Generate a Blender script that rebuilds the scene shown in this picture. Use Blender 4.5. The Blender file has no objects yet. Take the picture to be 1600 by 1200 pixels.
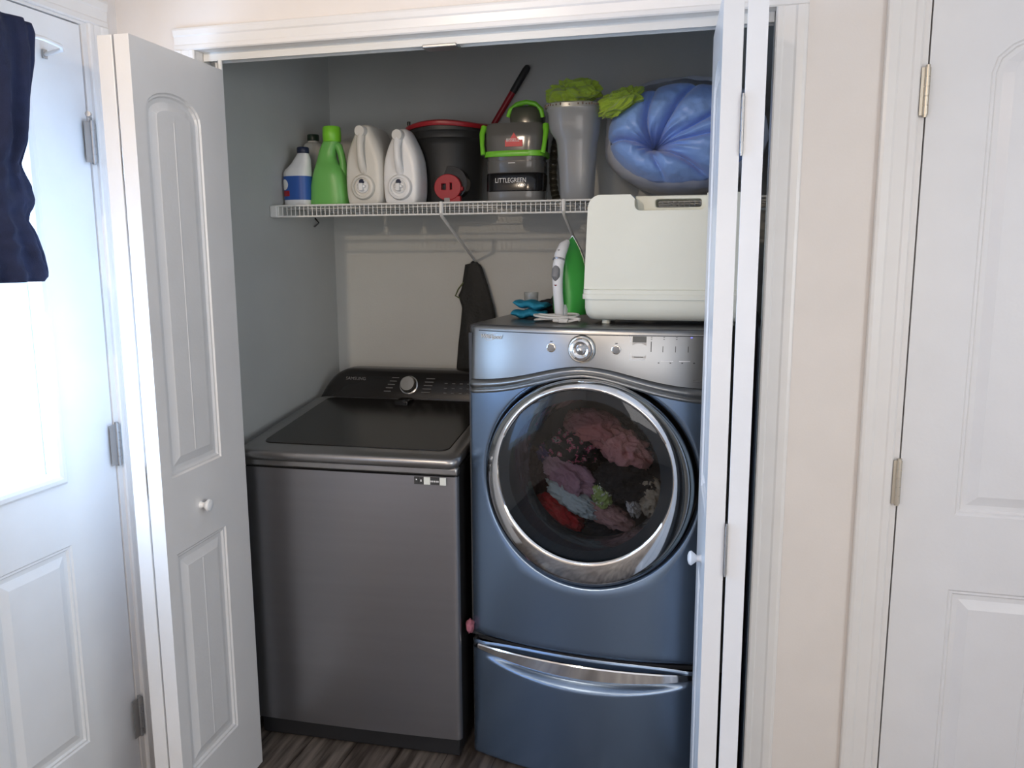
import bpy, bmesh, math, random
from mathutils import Vector, Matrix, noise
import numpy as np
PI = math.pi
sc = bpy.context.scene
COL = sc.collection

# ------------------------------------------------------------------ camera
CAM = Vector((1.3945, -2.0233, 1.5501)); YAW, PITCH, ROLL, F = .2556, .1606, -.0045, 1289.9
cy_, sy_ = math.cos(YAW), math.sin(YAW); cp_, sp_ = math.cos(PITCH), math.sin(PITCH)
FW = Vector((-sy_*cp_, cy_*cp_, -sp_)); RT = Vector((cy_, sy_, 0)); UP = RT.cross(FW)
R2 = RT*math.cos(ROLL) + UP*math.sin(ROLL); U2 = -RT*math.sin(ROLL) + UP*math.cos(ROLL)
cd = bpy.data.cameras.new('camera'); cam = bpy.data.objects.new('camera', cd); COL.objects.link(cam)
cd.sensor_width = 36; cd.lens = F*36/1600; cd.clip_start = .02; cd.clip_end = 100
M = Matrix((R2, U2, -FW)).transposed().to_4x4(); M.translation = CAM
cam.matrix_world = M
sc.camera = cam

def at(u, v, Y):
    """point of the plane y = Y seen at pixel (u, v) of the 1600x1200 frame"""
    d = R2*((u-800)/F) - U2*((v-600)/F) + FW
    return CAM + d*((Y-CAM.y)/d.y)

# ------------------------------------------------------------------ world, lights, exposure
w = bpy.data.worlds.new('world'); sc.world = w; w.use_nodes = True
bg = w.node_tree.nodes['Background']
bg.inputs[0].default_value = (.62, .80, 1.0, 1); bg.inputs[1].default_value = 2.2
def area(name, loc, size, rot, power, color):
    l = bpy.data.lights.new(name, 'AREA'); l.shape = 'RECTANGLE'; l.size, l.size_y = size
    l.energy = power; l.color = color
    o = bpy.data.objects.new(name, l); COL.objects.link(o); o.location = loc; o.rotation_euler = rot
    return o
# daylight: door glass in the left wall (cool sky); side, rear and right fills are added
area('daylight_door_glass', (-.40, -.62, 1.47), (.96, .54), (0, -PI/2, 0), 40, (.45, .66, 1))
area('daylight_side_window', (-.50, -2.15, 1.25), (1.3, 1.1), (0, -PI/2, 0), 15, (.20, .42, 1))  # unseen source, added for blue reflections in washer and dryer
area('daylight_rear_window', (1.55, -4.75, 1.45), (1.9, 1.3), (PI/2, 0, 0), 27, (1, .80, .66))  # unseen source behind the camera, added as warm fill
area('daylight_right_window', (3.25, -2.35, 1.5), (1.2, 1.5), (0, PI/2, 0), 44, (1, .99, .96))  # unseen source, added to brighten the left folding door and closet wall
sl_ = bpy.data.lights.new('ceiling_spot', 'SPOT'); sl_.energy = 56; sl_.color = (1, .80, .60); sl_.shadow_soft_size = .03
sl_.spot_size = math.radians(58); sl_.spot_blend = .6
so = bpy.data.objects.new('ceiling_spot', sl_); COL.objects.link(so); so.location = (.30, -2.0, 2.30)
so.rotation_euler = (Vector((.55, .93, 1.25))-so.location).to_track_quat('-Z', 'Y').to_euler()
pl = bpy.data.lights.new('ceiling_bulb', 'POINT'); pl.energy = 24; pl.color = (1, .78, .58); pl.shadow_soft_size = .06
po = bpy.data.objects.new('ceiling_bulb', pl); COL.objects.link(po); po.location = (.9, -2.9, 2.27)
vs = sc.view_settings; vs.view_transform = 'Standard'; vs.look = 'None'; vs.gamma = 1; vs.exposure = -.04; vs.use_curve_mapping = False
sc.cycles.use_denoising = True
sc.cycles.max_bounces = 10; sc.cycles.transparent_max_bounces = 16
sc.cycles.caustics_reflective = False; sc.cycles.caustics_refractive = False; sc.cycles.sample_clamp_indirect = 8

# ------------------------------------------------------------------ materials
def mat(name, col, rough=.5, metal=0, bump=0, bscale=60, var=0, vscale=8, coat=0, ior=1.45, stretch=None, trans=0, emit=None, sheen=0):
    m = bpy.data.materials.new(name); m.use_nodes = True; nt = m.node_tree; b = nt.nodes['Principled BSDF']
    b.inputs['Base Color'].default_value = (*col, 1); b.inputs['Roughness'].default_value = rough
    b.inputs['Metallic'].default_value = metal; b.inputs['IOR'].default_value = ior
    b.inputs['Coat Weight'].default_value = coat; b.inputs['Transmission Weight'].default_value = trans
    if sheen: b.inputs['Sheen Weight'].default_value = sheen
    if emit: b.inputs['Emission Color'].default_value = (*emit[0], 1); b.inputs['Emission Strength'].default_value = emit[1]
    tc = nt.nodes.new('ShaderNodeTexCoord'); src = tc.outputs['Object']
    if stretch:
        mp = nt.nodes.new('ShaderNodeMapping'); mp.inputs['Scale'].default_value = stretch
        nt.links.new(src, mp.inputs[0]); src = mp.outputs[0]
    n = nt.nodes.new('ShaderNodeTexNoise'); n.inputs['Scale'].default_value = vscale; n.inputs['Detail'].default_value = 4
    nt.links.new(src, n.inputs[0])
    r = nt.nodes.new('ShaderNodeValToRGB'); v = var if var else .02
    r.color_ramp.elements[0].position = .3; r.color_ramp.elements[1].position = .7
    r.color_ramp.elements[0].color = (*[c*(1-v) for c in col], 1); r.color_ramp.elements[1].color = (*[min(1, c*(1+v)) for c in col], 1)
    nt.links.new(n.outputs[0], r.inputs[0]); nt.links.new(r.outputs[0], b.inputs['Base Color'])
    if bump:
        n2 = nt.nodes.new('ShaderNodeTexNoise'); n2.inputs['Scale'].default_value = bscale; n2.inputs['Detail'].default_value = 3
        nt.links.new(src, n2.inputs[0])
        bp = nt.nodes.new('ShaderNodeBump'); bp.inputs['Strength'].default_value = bump; bp.inputs['Distance'].default_value = .01
        nt.links.new(n2.outputs[0], bp.inputs['Height']); nt.links.new(bp.outputs[0], b.inputs['Normal'])
    return m
def clear(name, tint, refl_rough=.03, alpha=.0, body=(.8, .8, .8), translucent=False):
    """thin see-through sheet: transparent tint + fresnel gloss + 'alpha' of a diffuse or translucent body"""
    m = bpy.data.materials.new(name); m.use_nodes = True; nt = m.node_tree; nt.nodes.clear()
    out = nt.nodes.new('ShaderNodeOutputMaterial'); tr = nt.nodes.new('ShaderNodeBsdfTransparent'); tr.inputs[0].default_value = (*tint, 1)
    src = tr.outputs[0]
    if alpha:
        d = nt.nodes.new('ShaderNodeBsdfDiffuse'); d.inputs[0].default_value = (*body, 1); s2 = d.outputs[0]
        if translucent:
            t2 = nt.nodes.new('ShaderNodeBsdfTranslucent'); t2.inputs[0].default_value = (*body, 1)
            mx = nt.nodes.new('ShaderNodeMixShader'); mx.inputs[0].default_value = .45
            nt.links.new(d.outputs[0], mx.inputs[1]); nt.links.new(t2.outputs[0], mx.inputs[2]); s2 = mx.outputs[0]
        ma = nt.nodes.new('ShaderNodeMixShader'); ma.inputs[0].default_value = alpha
        nt.links.new(src, ma.inputs[1]); nt.links.new(s2, ma.inputs[2]); src = ma.outputs[0]
    g = nt.nodes.new('ShaderNodeBsdfGlossy'); g.inputs['Roughness'].default_value = refl_rough
    fr = nt.nodes.new('ShaderNodeFresnel'); fr.inputs[0].default_value = 1.5
    ge = nt.nodes.new('ShaderNodeNewGeometry'); mm = nt.nodes.new('ShaderNodeMath'); mm.operation = 'MULTIPLY_ADD'
    mm.inputs[1].default_value = 1/1.5-1.5+.0; mm.inputs[2].default_value = 1.5      # front 1.5, back 1/1.5: the node inverts it again
    nt.links.new(ge.outputs['Backfacing'], mm.inputs[0]); nt.links.new(mm.outputs[0], fr.inputs[0])
    mf = nt.nodes.new('ShaderNodeMixShader')
    nt.links.new(fr.outputs[0], mf.inputs[0]); nt.links.new(src, mf.inputs[1]); nt.links.new(g.outputs[0], mf.inputs[2])
    nt.links.new(mf.outputs[0], out.inputs[0])
    return m
WALL = mat('cream_wall_paint', (.77, .715, .67), .55, bump=.03, bscale=180)
TRIM = mat('white_trim_gloss', (.78, .755, .73), .28)
DOORW = mat('white_door_paint', (.76, .745, .735), .30, bump=.03, bscale=120)
EXTD = mat('white_steel_door', (.80, .80, .80), .35, bump=.02, bscale=100)
CEIL = mat('ceiling_white', (.82, .80, .78), .8)
CLOS = mat('grey_closet_paint', (.48, .49, .475), .7, bump=.06, bscale=140, var=.03, vscale=5)
BRASS = mat('satin_nickel_hinge', (.62, .56, .46), .32, metal=.9)
STEELH = mat('dull_steel_hinge', (.42, .42, .42), .38, metal=.9)
def floor_mat():
    m = bpy.data.materials.new('grey_wood_planks'); m.use_nodes = True; nt = m.node_tree; b = nt.nodes['Principled BSDF']
    tc = nt.nodes.new('ShaderNodeTexCoord'); mp = nt.nodes.new('ShaderNodeMapping'); mp.inputs['Rotation'].default_value = (0, 0, PI/2)
    nt.links.new(tc.outputs['Object'], mp.inputs[0])
    br = nt.nodes.new('ShaderNodeTexBrick'); br.inputs['Scale'].default_value = 1
    br.inputs['Brick Width'].default_value = 1.1; br.inputs['Row Height'].default_value = .15; br.inputs['Mortar Size'].default_value = .0015
    br.inputs['Color1'].default_value = (.20, .175, .155, 1); br.inputs['Color2'].default_value = (.12, .10, .09, 1); br.inputs['Mortar'].default_value = (.03, .025, .02, 1)
    nt.links.new(mp.outputs[0], br.inputs[0])
    mp2 = nt.nodes.new('ShaderNodeMapping'); mp2.inputs['Scale'].default_value = (22, 1.6, 1)
    nt.links.new(tc.outputs['Object'], mp2.inputs[0])
    n = nt.nodes.new('ShaderNodeTexNoise'); n.inputs['Scale'].default_value = 2; n.inputs['Detail'].default_value = 6; nt.links.new(mp2.outputs[0], n.inputs[0])
    r = nt.nodes.new('ShaderNodeValToRGB'); r.color_ramp.elements[0].position = .38; r.color_ramp.elements[1].position = .62
    r.color_ramp.elements[0].color = (.35, .32, .3, 1); r.color_ramp.elements[1].color = (1.25, 1.2, 1.15, 1)
    nt.links.new(n.outputs[0], r.inputs[0])
    mx = nt.nodes.new('ShaderNodeMix'); mx.data_type = 'RGBA'; mx.blend_type = 'MULTIPLY'; mx.inputs[0].default_value = 1
    nt.links.new(br.outputs[0], mx.inputs[6]); nt.links.new(r.outputs[0], mx.inputs[7]); nt.links.new(mx.outputs[2], b.inputs['Base Color'])
    b.inputs['Roughness'].default_value = .42
    return m
FLOOR = floor_mat()
SLATE = mat('slate_steel_paint', (.19, .265, .38), .26, metal=.85, var=.02, vscale=3)
SLATEF = mat('slate_steel_gloss', (.30, .31, .315), .3, metal=.9)
STAIN = mat('black_stainless', (.29, .285, .30), .34, metal=.9, var=.03, vscale=30, stretch=(.05, .05, 1))
STAINL = mat('lid_frame_steel', (.33, .32, .315), .3, metal=.9)
DARKP = mat('dark_plastic', (.02, .02, .022), .35)
BLACKG = mat('black_gloss_plastic', (.008, .008, .009), .12)
LIDG = mat('smoked_lid_glass', (.010, .009, .008), .2)
CHROME = mat('chrome', (.86, .86, .86), .09, metal=1)
CHROMEW = mat('warm_chrome_ring', (.82, .78, .70), .12, metal=1)
TINTR = mat('tinted_glass_border', (.035, .045, .055), .1, coat=.5)
WHITEW = mat('white_coated_wire', (.72, .72, .70), .4)
WHP = mat('white_hdpe', (.62, .61, .57), .38, bump=.02)
WHP2 = mat('cool_white_hdpe', (.76, .77, .78), .35)
CREAM = mat('ivory_case_plastic', (.78, .79, .69), .42, bump=.02, bscale=300)
GREENJ = mat('green_hdpe', (.14, .42, .10), .38)
GREENC = mat('bright_green_cap', (.17, .52, .03), .4)
LIME = mat('lime_plastic', (.16, .50, .03), .32)
NAVYC = mat('navy_cap', (.012, .018, .05), .4)
BLUEL = mat('blue_label', (.03, .10, .38), .4)
REDP = mat('red_plastic', (.32, .015, .025), .4)
REDD = mat('dark_red_rim', (.26, .012, .018), .35)
BLACKR = mat('black_textured_plastic', (.02, .021, .022), .5, bump=.05)
OLIVE = mat('smoky_olive_plastic', (.055, .06, .045), .2)
GREYT = mat('smoky_tank_plastic', (.10, .10, .095), .14)
GREYB = mat('clear_tank_base', (.16, .165, .165), .15)
TEXTW = mat('white_print', (.75, .75, .75), .5)
TEXTG = mat('grey_print', (.15, .15, .15), .5)
TEXTD = mat('dark_print', (.04, .04, .04), .5)
DISPLAY = mat('dark_display', (.05, .05, .045), .15)
BLUELED = mat('blue_indicator', (.1, .1, .6), .4, emit=((.25, .25, 1), 1.2))
TUB = clear('frosted_tub', (.75, .77, .78), .2, .62, (.62, .64, .66), True)
BAGM = clear('white_film_bag', (.95, .96, .97), .35, .85, (.97, .98, .98), True)
DGLASS = clear('dryer_door_glass', (.50, .52, .54), .02)
WGLASS = clear('window_glass', (.97, .98, .98), .01)
COMF = mat('blue_nylon', (.24, .41, .84), .38, bump=.25, bscale=40, sheen=.3)
GCLOTH = mat('lime_microfibre', (.30, .44, .04), .95, bump=.25, bscale=400, sheen=.4)
CURT = mat('navy_cotton', (.012, .017, .050), .9, bump=.25, bscale=420, var=.15, vscale=30)
BAGB = mat('black_nylon', (.014, .014, .013), .7, bump=.3, bscale=120)
IRONG = mat('iron_green_plastic', (.05, .36, .06), .3)
IRONW = mat('iron_white_plastic', (.74, .75, .77), .3)
IRONB = mat('grey_rubber_button', (.22, .22, .23), .5)
CORD = mat('white_cord', (.62, .61, .58), .5)
TEAL = mat('teal_fabric', (.01, .20, .33), .7, bump=.5, bscale=90)
def cloth(n, c): return mat(n, c, .9, bump=.4, bscale=150)
def printed(n, cols, scale):
    """cloth with a printed pattern of hard-edged patches"""
    m = mat(n, cols[0], .9, bump=.4, bscale=150, vscale=scale); nt = m.node_tree
    r = [x for x in nt.nodes if x.type == 'VALTORGB'][0].color_ramp; r.interpolation = 'CONSTANT'
    r.elements[0].color = (*cols[0], 1); r.elements[0].position = 0; r.elements[1].color = (*cols[1], 1); r.elements[1].position = .56
    e = r.elements.new(.63); e.color = (*cols[2], 1); e = r.elements.new(.67); e.color = (*cols[0], 1)
    return m

# ------------------------------------------------------------------ mesh helpers
class MB:
    def __init__(s): s.v = []; s.f = []; s.p = []
    def add(s, vs, fs):
        n = len(s.v); s.p.append((n, len(s.f))); s.v += [tuple(p) for p in vs]; s.f += [[i+n for i in f] for f in fs]; return s
    def box(s, x0, x1, y0, y1, z0, z1):
        if x0 > x1: x0, x1 = x1, x0
        if y0 > y1: y0, y1 = y1, y0
        if z0 > z1: z0, z1 = z1, z0
        vs = [(x, y, z) for z in (z0, z1) for y in (y0, y1) for x in (x0, x1)]
        return s.add(vs, [(0,2,3,1), (4,5,7,6), (0,1,5,4), (2,6,7,3), (0,4,6,2), (1,3,7,5)])
    def grid(s, rows, cu=False, cap0=False, cap1=False):
        """rows of points; cu closes each row"""
        nu = len(rows[0]); vs = [p for r in rows for p in r]; fs = []
        for j in range(len(rows)-1):
            for i in range(nu if cu else nu-1):
                a = j*nu+i; b = j*nu+(i+1) % nu
                fs.append((a, b, b+nu, a+nu))
        if cap0: fs.append(tuple(reversed(range(nu))))
        if cap1: fs.append(tuple((len(rows)-1)*nu+i for i in range(nu)))
        return s.add(vs, fs)
    def tube(s, pts, r, n=10, caps=True, closed=False):
        pts = [Vector(p) for p in pts]; rs = r if isinstance(r, (list, tuple)) else [r]*len(pts)
        rows = []; up = None
        for i, p in enumerate(pts):
            if closed: t = (pts[(i+1) % len(pts)] - pts[i-1])
            else: t = pts[min(i+1, len(pts)-1)] - pts[max(i-1, 0)]
            t.normalize()
            if up is None: up = Vector((0, 0, 1)) if abs(t.z) < .9 else Vector((1, 0, 0))
            a = t.cross(up); a.normalize(); b = a.cross(t); up = b
            rows.append([p + (a*math.cos(2*PI*k/n) + b*math.sin(2*PI*k/n))*rs[i] for k in range(n)])
        if closed: rows.append(rows[0]); caps = False
        return s.grid(rows, True, caps, caps)
    def cyl(s, p0, p1, r0, r1=None, n=24): return s.tube([p0, p1], [r0, r0 if r1 is None else r1], n)
    def lathe(s, prof, o=(0, 0, 0), axis='z', n=40, sx=1, sy=1):
        rows = []
        for r, h in prof:
            row = []
            for k in range(n):
                a = 2*PI*k/n; c, d = math.cos(a)*r*sx, math.sin(a)*r*sy
                p = {'z': (c, d, h), 'y': (c, -h, d), 'x': (h, c, d)}[axis]
                row.append((p[0]+o[0], p[1]+o[1], p[2]+o[2]))
            rows.append(row)
        return s.grid(rows, True, True, True)
    def prism(s, pts, d0, d1, axis='y', holes=()):
        """polygon (u, v) extruded along an axis: y -> (u, d, v); x -> (d, u, v); z -> (u, v, d)"""
        P = {'y': lambda u, v, d: (u, d, v), 'x': lambda u, v, d: (d, u, v), 'z': lambda u, v, d: (u, v, d)}[axis]
        bm = bmesh.new(); loops = [pts] + list(holes); es = []
        for lp in loops:
            vv = [bm.verts.new((u, v, 0)) for u, v in lp]
            es += [bm.edges.new((vv[i], vv[(i+1) % len(vv)])) for i in range(len(vv))]
        bm.verts.index_update()
        r = bmesh.ops.triangle_fill(bm, edges=es, use_beauty=True, use_dissolve=False)
        bm.verts.index_update()
        pv = [(v.co.x, v.co.y) for v in bm.verts]; tf = [[v.index for v in f.verts] for f in bm.faces]; bm.free()
        n = len(pv)
        vs = [P(u, v, d0) for u, v in pv] + [P(u, v, d1) for u, v in pv]
        fs = tf + [[i+n for i in reversed(f)] for f in tf]
        o = 0
        for lp in loops:
            m = len(lp)
            for i in range(m): fs.append((o+i, o+(i+1) % m, o+(i+1) % m+n, o+i+n))
            o += m
        return s.add(vs, fs)
    def each(s, name, m, parent=None, **kw):
        """every shape that was added becomes an object of its own"""
        out = []; pp = s.p+[(len(s.v), len(s.f))]
        for (v0, f0), (v1, f1) in zip(pp, pp[1:]):
            b = MB(); b.add(s.v[v0:v1], [[i-v0 for i in f] for f in s.f[f0:f1]]); out.append(b.build(name, m, parent, **kw))
        return out
    def build(s, name, m, parent=None, smooth=True, bevel=0, seg=2, sub=0, ang=40, weld=False, solid=0):
        me = bpy.data.meshes.new(name); me.from_pydata(s.v, [], s.f); me.update()
        bm = bmesh.new(); bm.from_mesh(me)
        if weld: bmesh.ops.remove_doubles(bm, verts=bm.verts, dist=1e-5)
        bmesh.ops.recalc_face_normals(bm, faces=bm.faces); bm.to_mesh(me); bm.free()
        me.materials.append(m)
        if smooth:
            me.polygons.foreach_set('use_smooth', [True]*len(me.polygons)); me.set_sharp_from_angle(angle=math.radians(ang))
        o = bpy.data.objects.new(name, me); COL.objects.link(o)
        if parent is not None: o.parent = parent
        if solid:
            md = o.modifiers.new('solid', 'SOLIDIFY'); md.thickness = solid; md.offset = 0
        if bevel:
            md = o.modifiers.new('bevel', 'BEVEL'); md.width = bevel; md.segments = seg; md.limit_method = 'ANGLE'; md.angle_limit = math.radians(35)
            md.harden_normals = False
        if sub:
            md = o.modifiers.new('sub', 'SUBSURF'); md.levels = md.render_levels = sub
        return o
def thing(name, label, cat, loc, rotz=0, group=None):
    o = bpy.data.objects.new(name, None); COL.objects.link(o); o.location = loc; o.rotation_euler = (0, 0, rotz)
    o.empty_display_size = .05
    o['label'] = label; o['category'] = cat
    if group: o['group'] = group
    return o
def tag(o, label, cat, group=None):
    o['label'] = label; o['category'] = cat
    if group: o['group'] = group
    return o
def st(o): o['kind'] = 'structure'; return o
def text(name, body, size, m, parent, loc, rot=(PI/2, 0, 0), shear=0, align='CENTER', ext=.0006, sx=1):
    c = bpy.data.curves.new(name, 'FONT'); c.body = body; c.size = size; c.extrude = ext; c.shear = shear; c.align_x = align
    t = bpy.data.objects.new(name+'_tmp', c); COL.objects.link(t)
    dg = bpy.context.evaluated_depsgraph_get(); me = bpy.data.meshes.new_from_object(t.evaluated_get(dg))
    bpy.data.objects.remove(t); me.materials.clear(); me.materials.append(m)
    o = bpy.data.objects.new(name, me); COL.objects.link(o); o.parent = parent; o.location = loc; o.rotation_euler = rot; o.scale = (sx, 1, 1)
    return o
def circ(cx, cy, r, n=24, ry=None): return [(cx+r*math.cos(2*PI*k/n), cy+(ry or r)*math.sin(2*PI*k/n)) for k in range(n)]
def rrect(x0, x1, z0, z1, r, n=6):
    out = []
    for cx, cz, a0 in ((x1-r, z1-r, 0), (x0+r, z1-r, PI/2), (x0+r, z0+r, PI), (x1-r, z0+r, 1.5*PI)):
        out += [(cx+r*math.cos(a0+PI/2*k/n), cz+r*math.sin(a0+PI/2*k/n)) for k in range(n+1)]
    return out
def sstep(a, b, x):
    t = max(0, min(1, (x-a)/(b-a))); return t*t*(3-2*t)
def ridged(p, sc_, oct=3):
    s = 0; a = 1
    for k in range(oct):
        s += a*(1-abs(noise.noise(Vector(p)*sc_*(2.1**k)+Vector((k*7.3, 1.7, 4.1))))*2); a *= .5
    return s/1.75
def crumple(name, m, c, r, seed=0, amp=.25, sc_=1.4, sub=5, parent=None, lo=.0, rot=0, oc=4):
    """crumpled cloth wad: sphere folded by ridged noise, flattened underneath"""
    bm = bmesh.new(); bmesh.ops.create_icosphere(bm, subdivisions=sub, radius=1)
    off = Vector((seed*3.1, seed*1.7, seed*.9)); Rm = Matrix.Rotation(rot, 3, 'Y')
    for v in bm.verts:
        p = v.co.normalized()
        q = p + Vector((noise.noise(p*1.3+off), noise.noise(p*1.3+off+Vector((9, 0, 0))), noise.noise(p*1.3+off+Vector((0, 9, 0)))))*.55
        d = 1 + amp*(ridged(q+off, sc_, oc)-.55)*1.5
        p = p*d
        if lo: p.z = max(p.z, -lo)
        v.co = Rm @ Vector((p.x*r[0], p.y*r[1], p.z*r[2])) + Vector(c)
    me = bpy.data.meshes.new(name); bm.to_mesh(me); bm.free(); me.materials.append(m)
    me.polygons.foreach_set('use_smooth', [True]*len(me.polygons))
    o = bpy.data.objects.new(name, me); COL.objects.link(o)
    if parent is not None: o.parent = parent
    return o

# ------------------------------------------------------------------ room shell
XL, YR, XR, H = -.24, -4.6, 3.1, 2.44      # left wall, rear wall, right wall, ceiling
TH = .095                                    # closet partition
OPR = 1.475                                  # right side of the closet opening (left is 0)
ZH = 2.078
st(MB().box(XL-.2, XR+.2, YR-.2, 1.2, -.05, 0).build('floor', FLOOR, smooth=False))
st(MB().box(XL-.2, XR+.2, YR-.2, 1.2, H, H+.05).build('ceiling', CEIL, smooth=False))
D2L, D2R, D2T = 1.794, 2.56, 2.10
b = MB(); b.box(XL, 0-.018, 0, TH, 0, H); b.box(-.018, OPR+.018, 0, TH, ZH+.018, H); b.box(OPR+.018, D2L-.022, 0, TH, 0, H)
b.box(D2L-.022, D2R+.022, 0, TH, D2T+.02, H); b.box(D2R+.022, XR, 0, TH, 0, H)
st(b.build('wall_back', WALL, smooth=False))
# left wall with exterior door opening and an added side opening
ED0, ED1, EDT = -1.055, -.137, 2.125
W0, W1, WZ0, WZ1 = -2.75, -1.55, .55, 1.95
b = MB(); b.box(XL-.14, XL, ED1+.012, TH, 0, H); b.box(XL-.14, XL, ED0-.012, ED1+.012, EDT+.012, H); b.box(XL-.14, XL, W1, ED0-.012, 0, H)
b.box(XL-.14, XL, W0, W1, 0, WZ0); b.box(XL-.14, XL, W0, W1, WZ1, H); b.box(XL-.14, XL, YR, W0, 0, H)
st(b.build('wall_left', WALL, smooth=False))
V0, V1, VZ0, VZ1 = -3.15, -1.55, .9, 2.1
b = MB(); b.box(XR, XR+.14, YR, V0, 0, H); b.box(XR, XR+.14, V1, TH, 0, H); b.box(XR, XR+.14, V0, V1, 0, VZ0); b.box(XR, XR+.14, V0, V1, VZ1, H)
st(b.build('wall_right', WALL, smooth=False))
RW = (.6, 2.5, .75, 2.1)
b = MB(); b.box(XL, RW[0], YR-.14, YR, 0, H); b.box(RW[1], XR, YR-.14, YR, 0, H); b.box(RW[0], RW[1], YR-.14, YR, 0, RW[2]); b.box(RW[0], RW[1], YR-.14, YR, RW[3], H)
st(b.build('wall_rear', WALL, smooth=False))
CX0, CX1, CYB = -.082, 1.56, .93
st(MB().box(CX0-.06, CX0, TH, CYB, 0, H).build('wall_closet_left', CLOS, smooth=False))
st(MB().box(CX1, CX1+.06, TH, CYB, 0, H).build('wall_closet_right', CLOS, smooth=False))
st(MB().box(CX0-.06, CX1+.06, CYB, CYB+.08, 0, H).build('wall_closet_back', CLOS, smooth=False))
# inside face of the partition, painted like the closet
b = MB(); b.box(CX0, -.018, TH, TH+.004, 0, H); b.box(-.018, OPR+.018, TH, TH+.004, ZH+.018, H); b.box(OPR+.018, CX1, TH, TH+.004, 0, H)
st(b.build('wall_closet_front', CLOS, smooth=False))
# unseen windows, added for the fill light that enters through them
def added_window(n, x0, x1, y0, y1, z0, z1):
    b = MB(); t = .05
    if abs(x1-x0) < abs(y1-y0):
        b.box(x0, x1, y0, y0+t, z0, z1); b.box(x0, x1, y1-t, y1, z0, z1); b.box(x0, x1, y0+t, y1-t, z0, z0+t); b.box(x0, x1, y0+t, y1-t, z1-t, z1)
        b.box(x0, x1, y0+t, y1-t, (z0+z1)/2-.02, (z0+z1)/2+.02)
        g = MB().box((x0+x1)/2, (x0+x1)/2+.004, y0+t, y1-t, z0+t, z1-t)
    else:
        b.box(x0, x0+t, y0, y1, z0, z1); b.box(x1-t, x1, y0, y1, z0, z1); b.box(x0+t, x1-t, y0, y1, z0, z0+t); b.box(x0+t, x1-t, y0, y1, z1-t, z1)
        b.box((x0+x1)/2-.03, (x0+x1)/2+.03, y0, y1, z0+t, z1-t)
        g = MB().box(x0+t, x1-t, (y0+y1)/2, (y0+y1)/2+.004, z0+t, z1-t)
    o = st(b.build('window_%d' % n, TRIM, smooth=False)); g.build('window_pane', WGLASS, o, smooth=False)
added_window(1, XL-.10, XL-.04, W0, W1, WZ0, WZ1)
added_window(3, XR+.04, XR+.10, V0, V1, VZ0, VZ1)
added_window(2, RW[0], RW[1], YR-.10, YR-.04, RW[2], RW[3])

# casings: profile extruded; width measured from the opening outwards
PROF = [(0, 0), (0, .008), (.003, .011), (.012, .0105), (.015, .0085), (.034, .0105), (.038, .0135), (.050, .0155), (.055, .014), (.057, .011), (.057, 0)]
def casing(n, p0, p1, out, nrm, scale=1):
    p0, p1, out, nrm = map(Vector, (p0, p1, out, nrm))
    rows = [[p + out*(a*scale) + nrm*h for a, h in PROF] for p in (p0, p1)]
    return st(MB().grid(rows, True, True, True).build('trim_%d' % n, TRIM, ang=20))
casing(1, (0, 0, 0), (0, 0, ZH), (-1, 0, 0), (0, -1, 0))
casing(2, (OPR, 0, 0), (OPR, 0, ZH), (1, 0, 0), (0, -1, 0), 1.2)
casing(3, (-.057, 0, ZH), (OPR+.068, 0, ZH), (0, 0, 1), (0, -1, 0))
casing(4, (D2L-.016, 0, 0), (D2L-.016, 0, D2T+.01), (-1, 0, 0), (0, -1, 0), 1.32)
casing(5, (D2R+.016, 0, 0), (D2R+.016, 0, D2T+.01), (1, 0, 0), (0, -1, 0), 1.32)
casing(6, (D2L-.09, 0, D2T+.01), (D2R+.09, 0, D2T+.01), (0, 0, 1), (0, -1, 0), 1.32)
casing(7, (XL, ED1+.02, 0), (XL, ED1+.02, EDT+.01), (0, 1, 0), (1, 0, 0), 1.25)
casing(8, (XL, ED0-.02, 0), (XL, ED0-.02, EDT+.01), (0, -1, 0), (1, 0, 0), 1.25)
casing(9, (XL, ED0-.09, EDT+.01), (XL, ED1+.09, EDT+.01), (0, 0, 1), (1, 0, 0), 1.25)
# jambs
b = MB(); b.box(-.018, 0, -.001, TH+.003, 0, ZH); b.box(OPR, OPR+.018, -.001, TH+.003, 0, ZH); b.box(-.018, OPR+.018, -.001, TH+.003, ZH, ZH+.018)
st(b.build('trim_10', TRIM, smooth=False))
b = MB(); b.box(D2L-.022, D2L-.003, -.001, TH, 0, D2T+.02); b.box(D2R+.003, D2R+.022, -.001, TH, 0, D2T+.02); b.box(D2L-.003, D2R+.003, -.001, TH, D2T+.003, D2T+.02)
b.box(D2L-.003, D2R+.003, .05, TH, 0, D2T+.003)
st(b.build('trim_11', TRIM, smooth=False))
b = MB(); b.box(XL-.13, XL+.001, ED1+.003, ED1+.02, 0, EDT+.02); b.box(XL-.13, XL+.001, ED0-.02, ED0-.003, 0, EDT+.02); b.box(XL-.13, XL+.001, ED0-.003, ED1+.003, EDT+.003, EDT+.02)
st(b.build('trim_12', TRIM, smooth=False))
# bifold track under the head jamb with its centre snubber
b = MB(); b.box(0.002, OPR-.002, .030, .034, ZH-.022, ZH); b.box(0.002, OPR-.002, .062, .066, ZH-.022, ZH); b.box(0.002, OPR-.002, .034, .062, ZH-.003, ZH)
tr = st(b.build('trim_13', WHITEW, smooth=False))
MB().box(.63, .72, .026, .070, ZH-.027, ZH-.019).build('snubber', STEELH, tr, bevel=.002)
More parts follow.
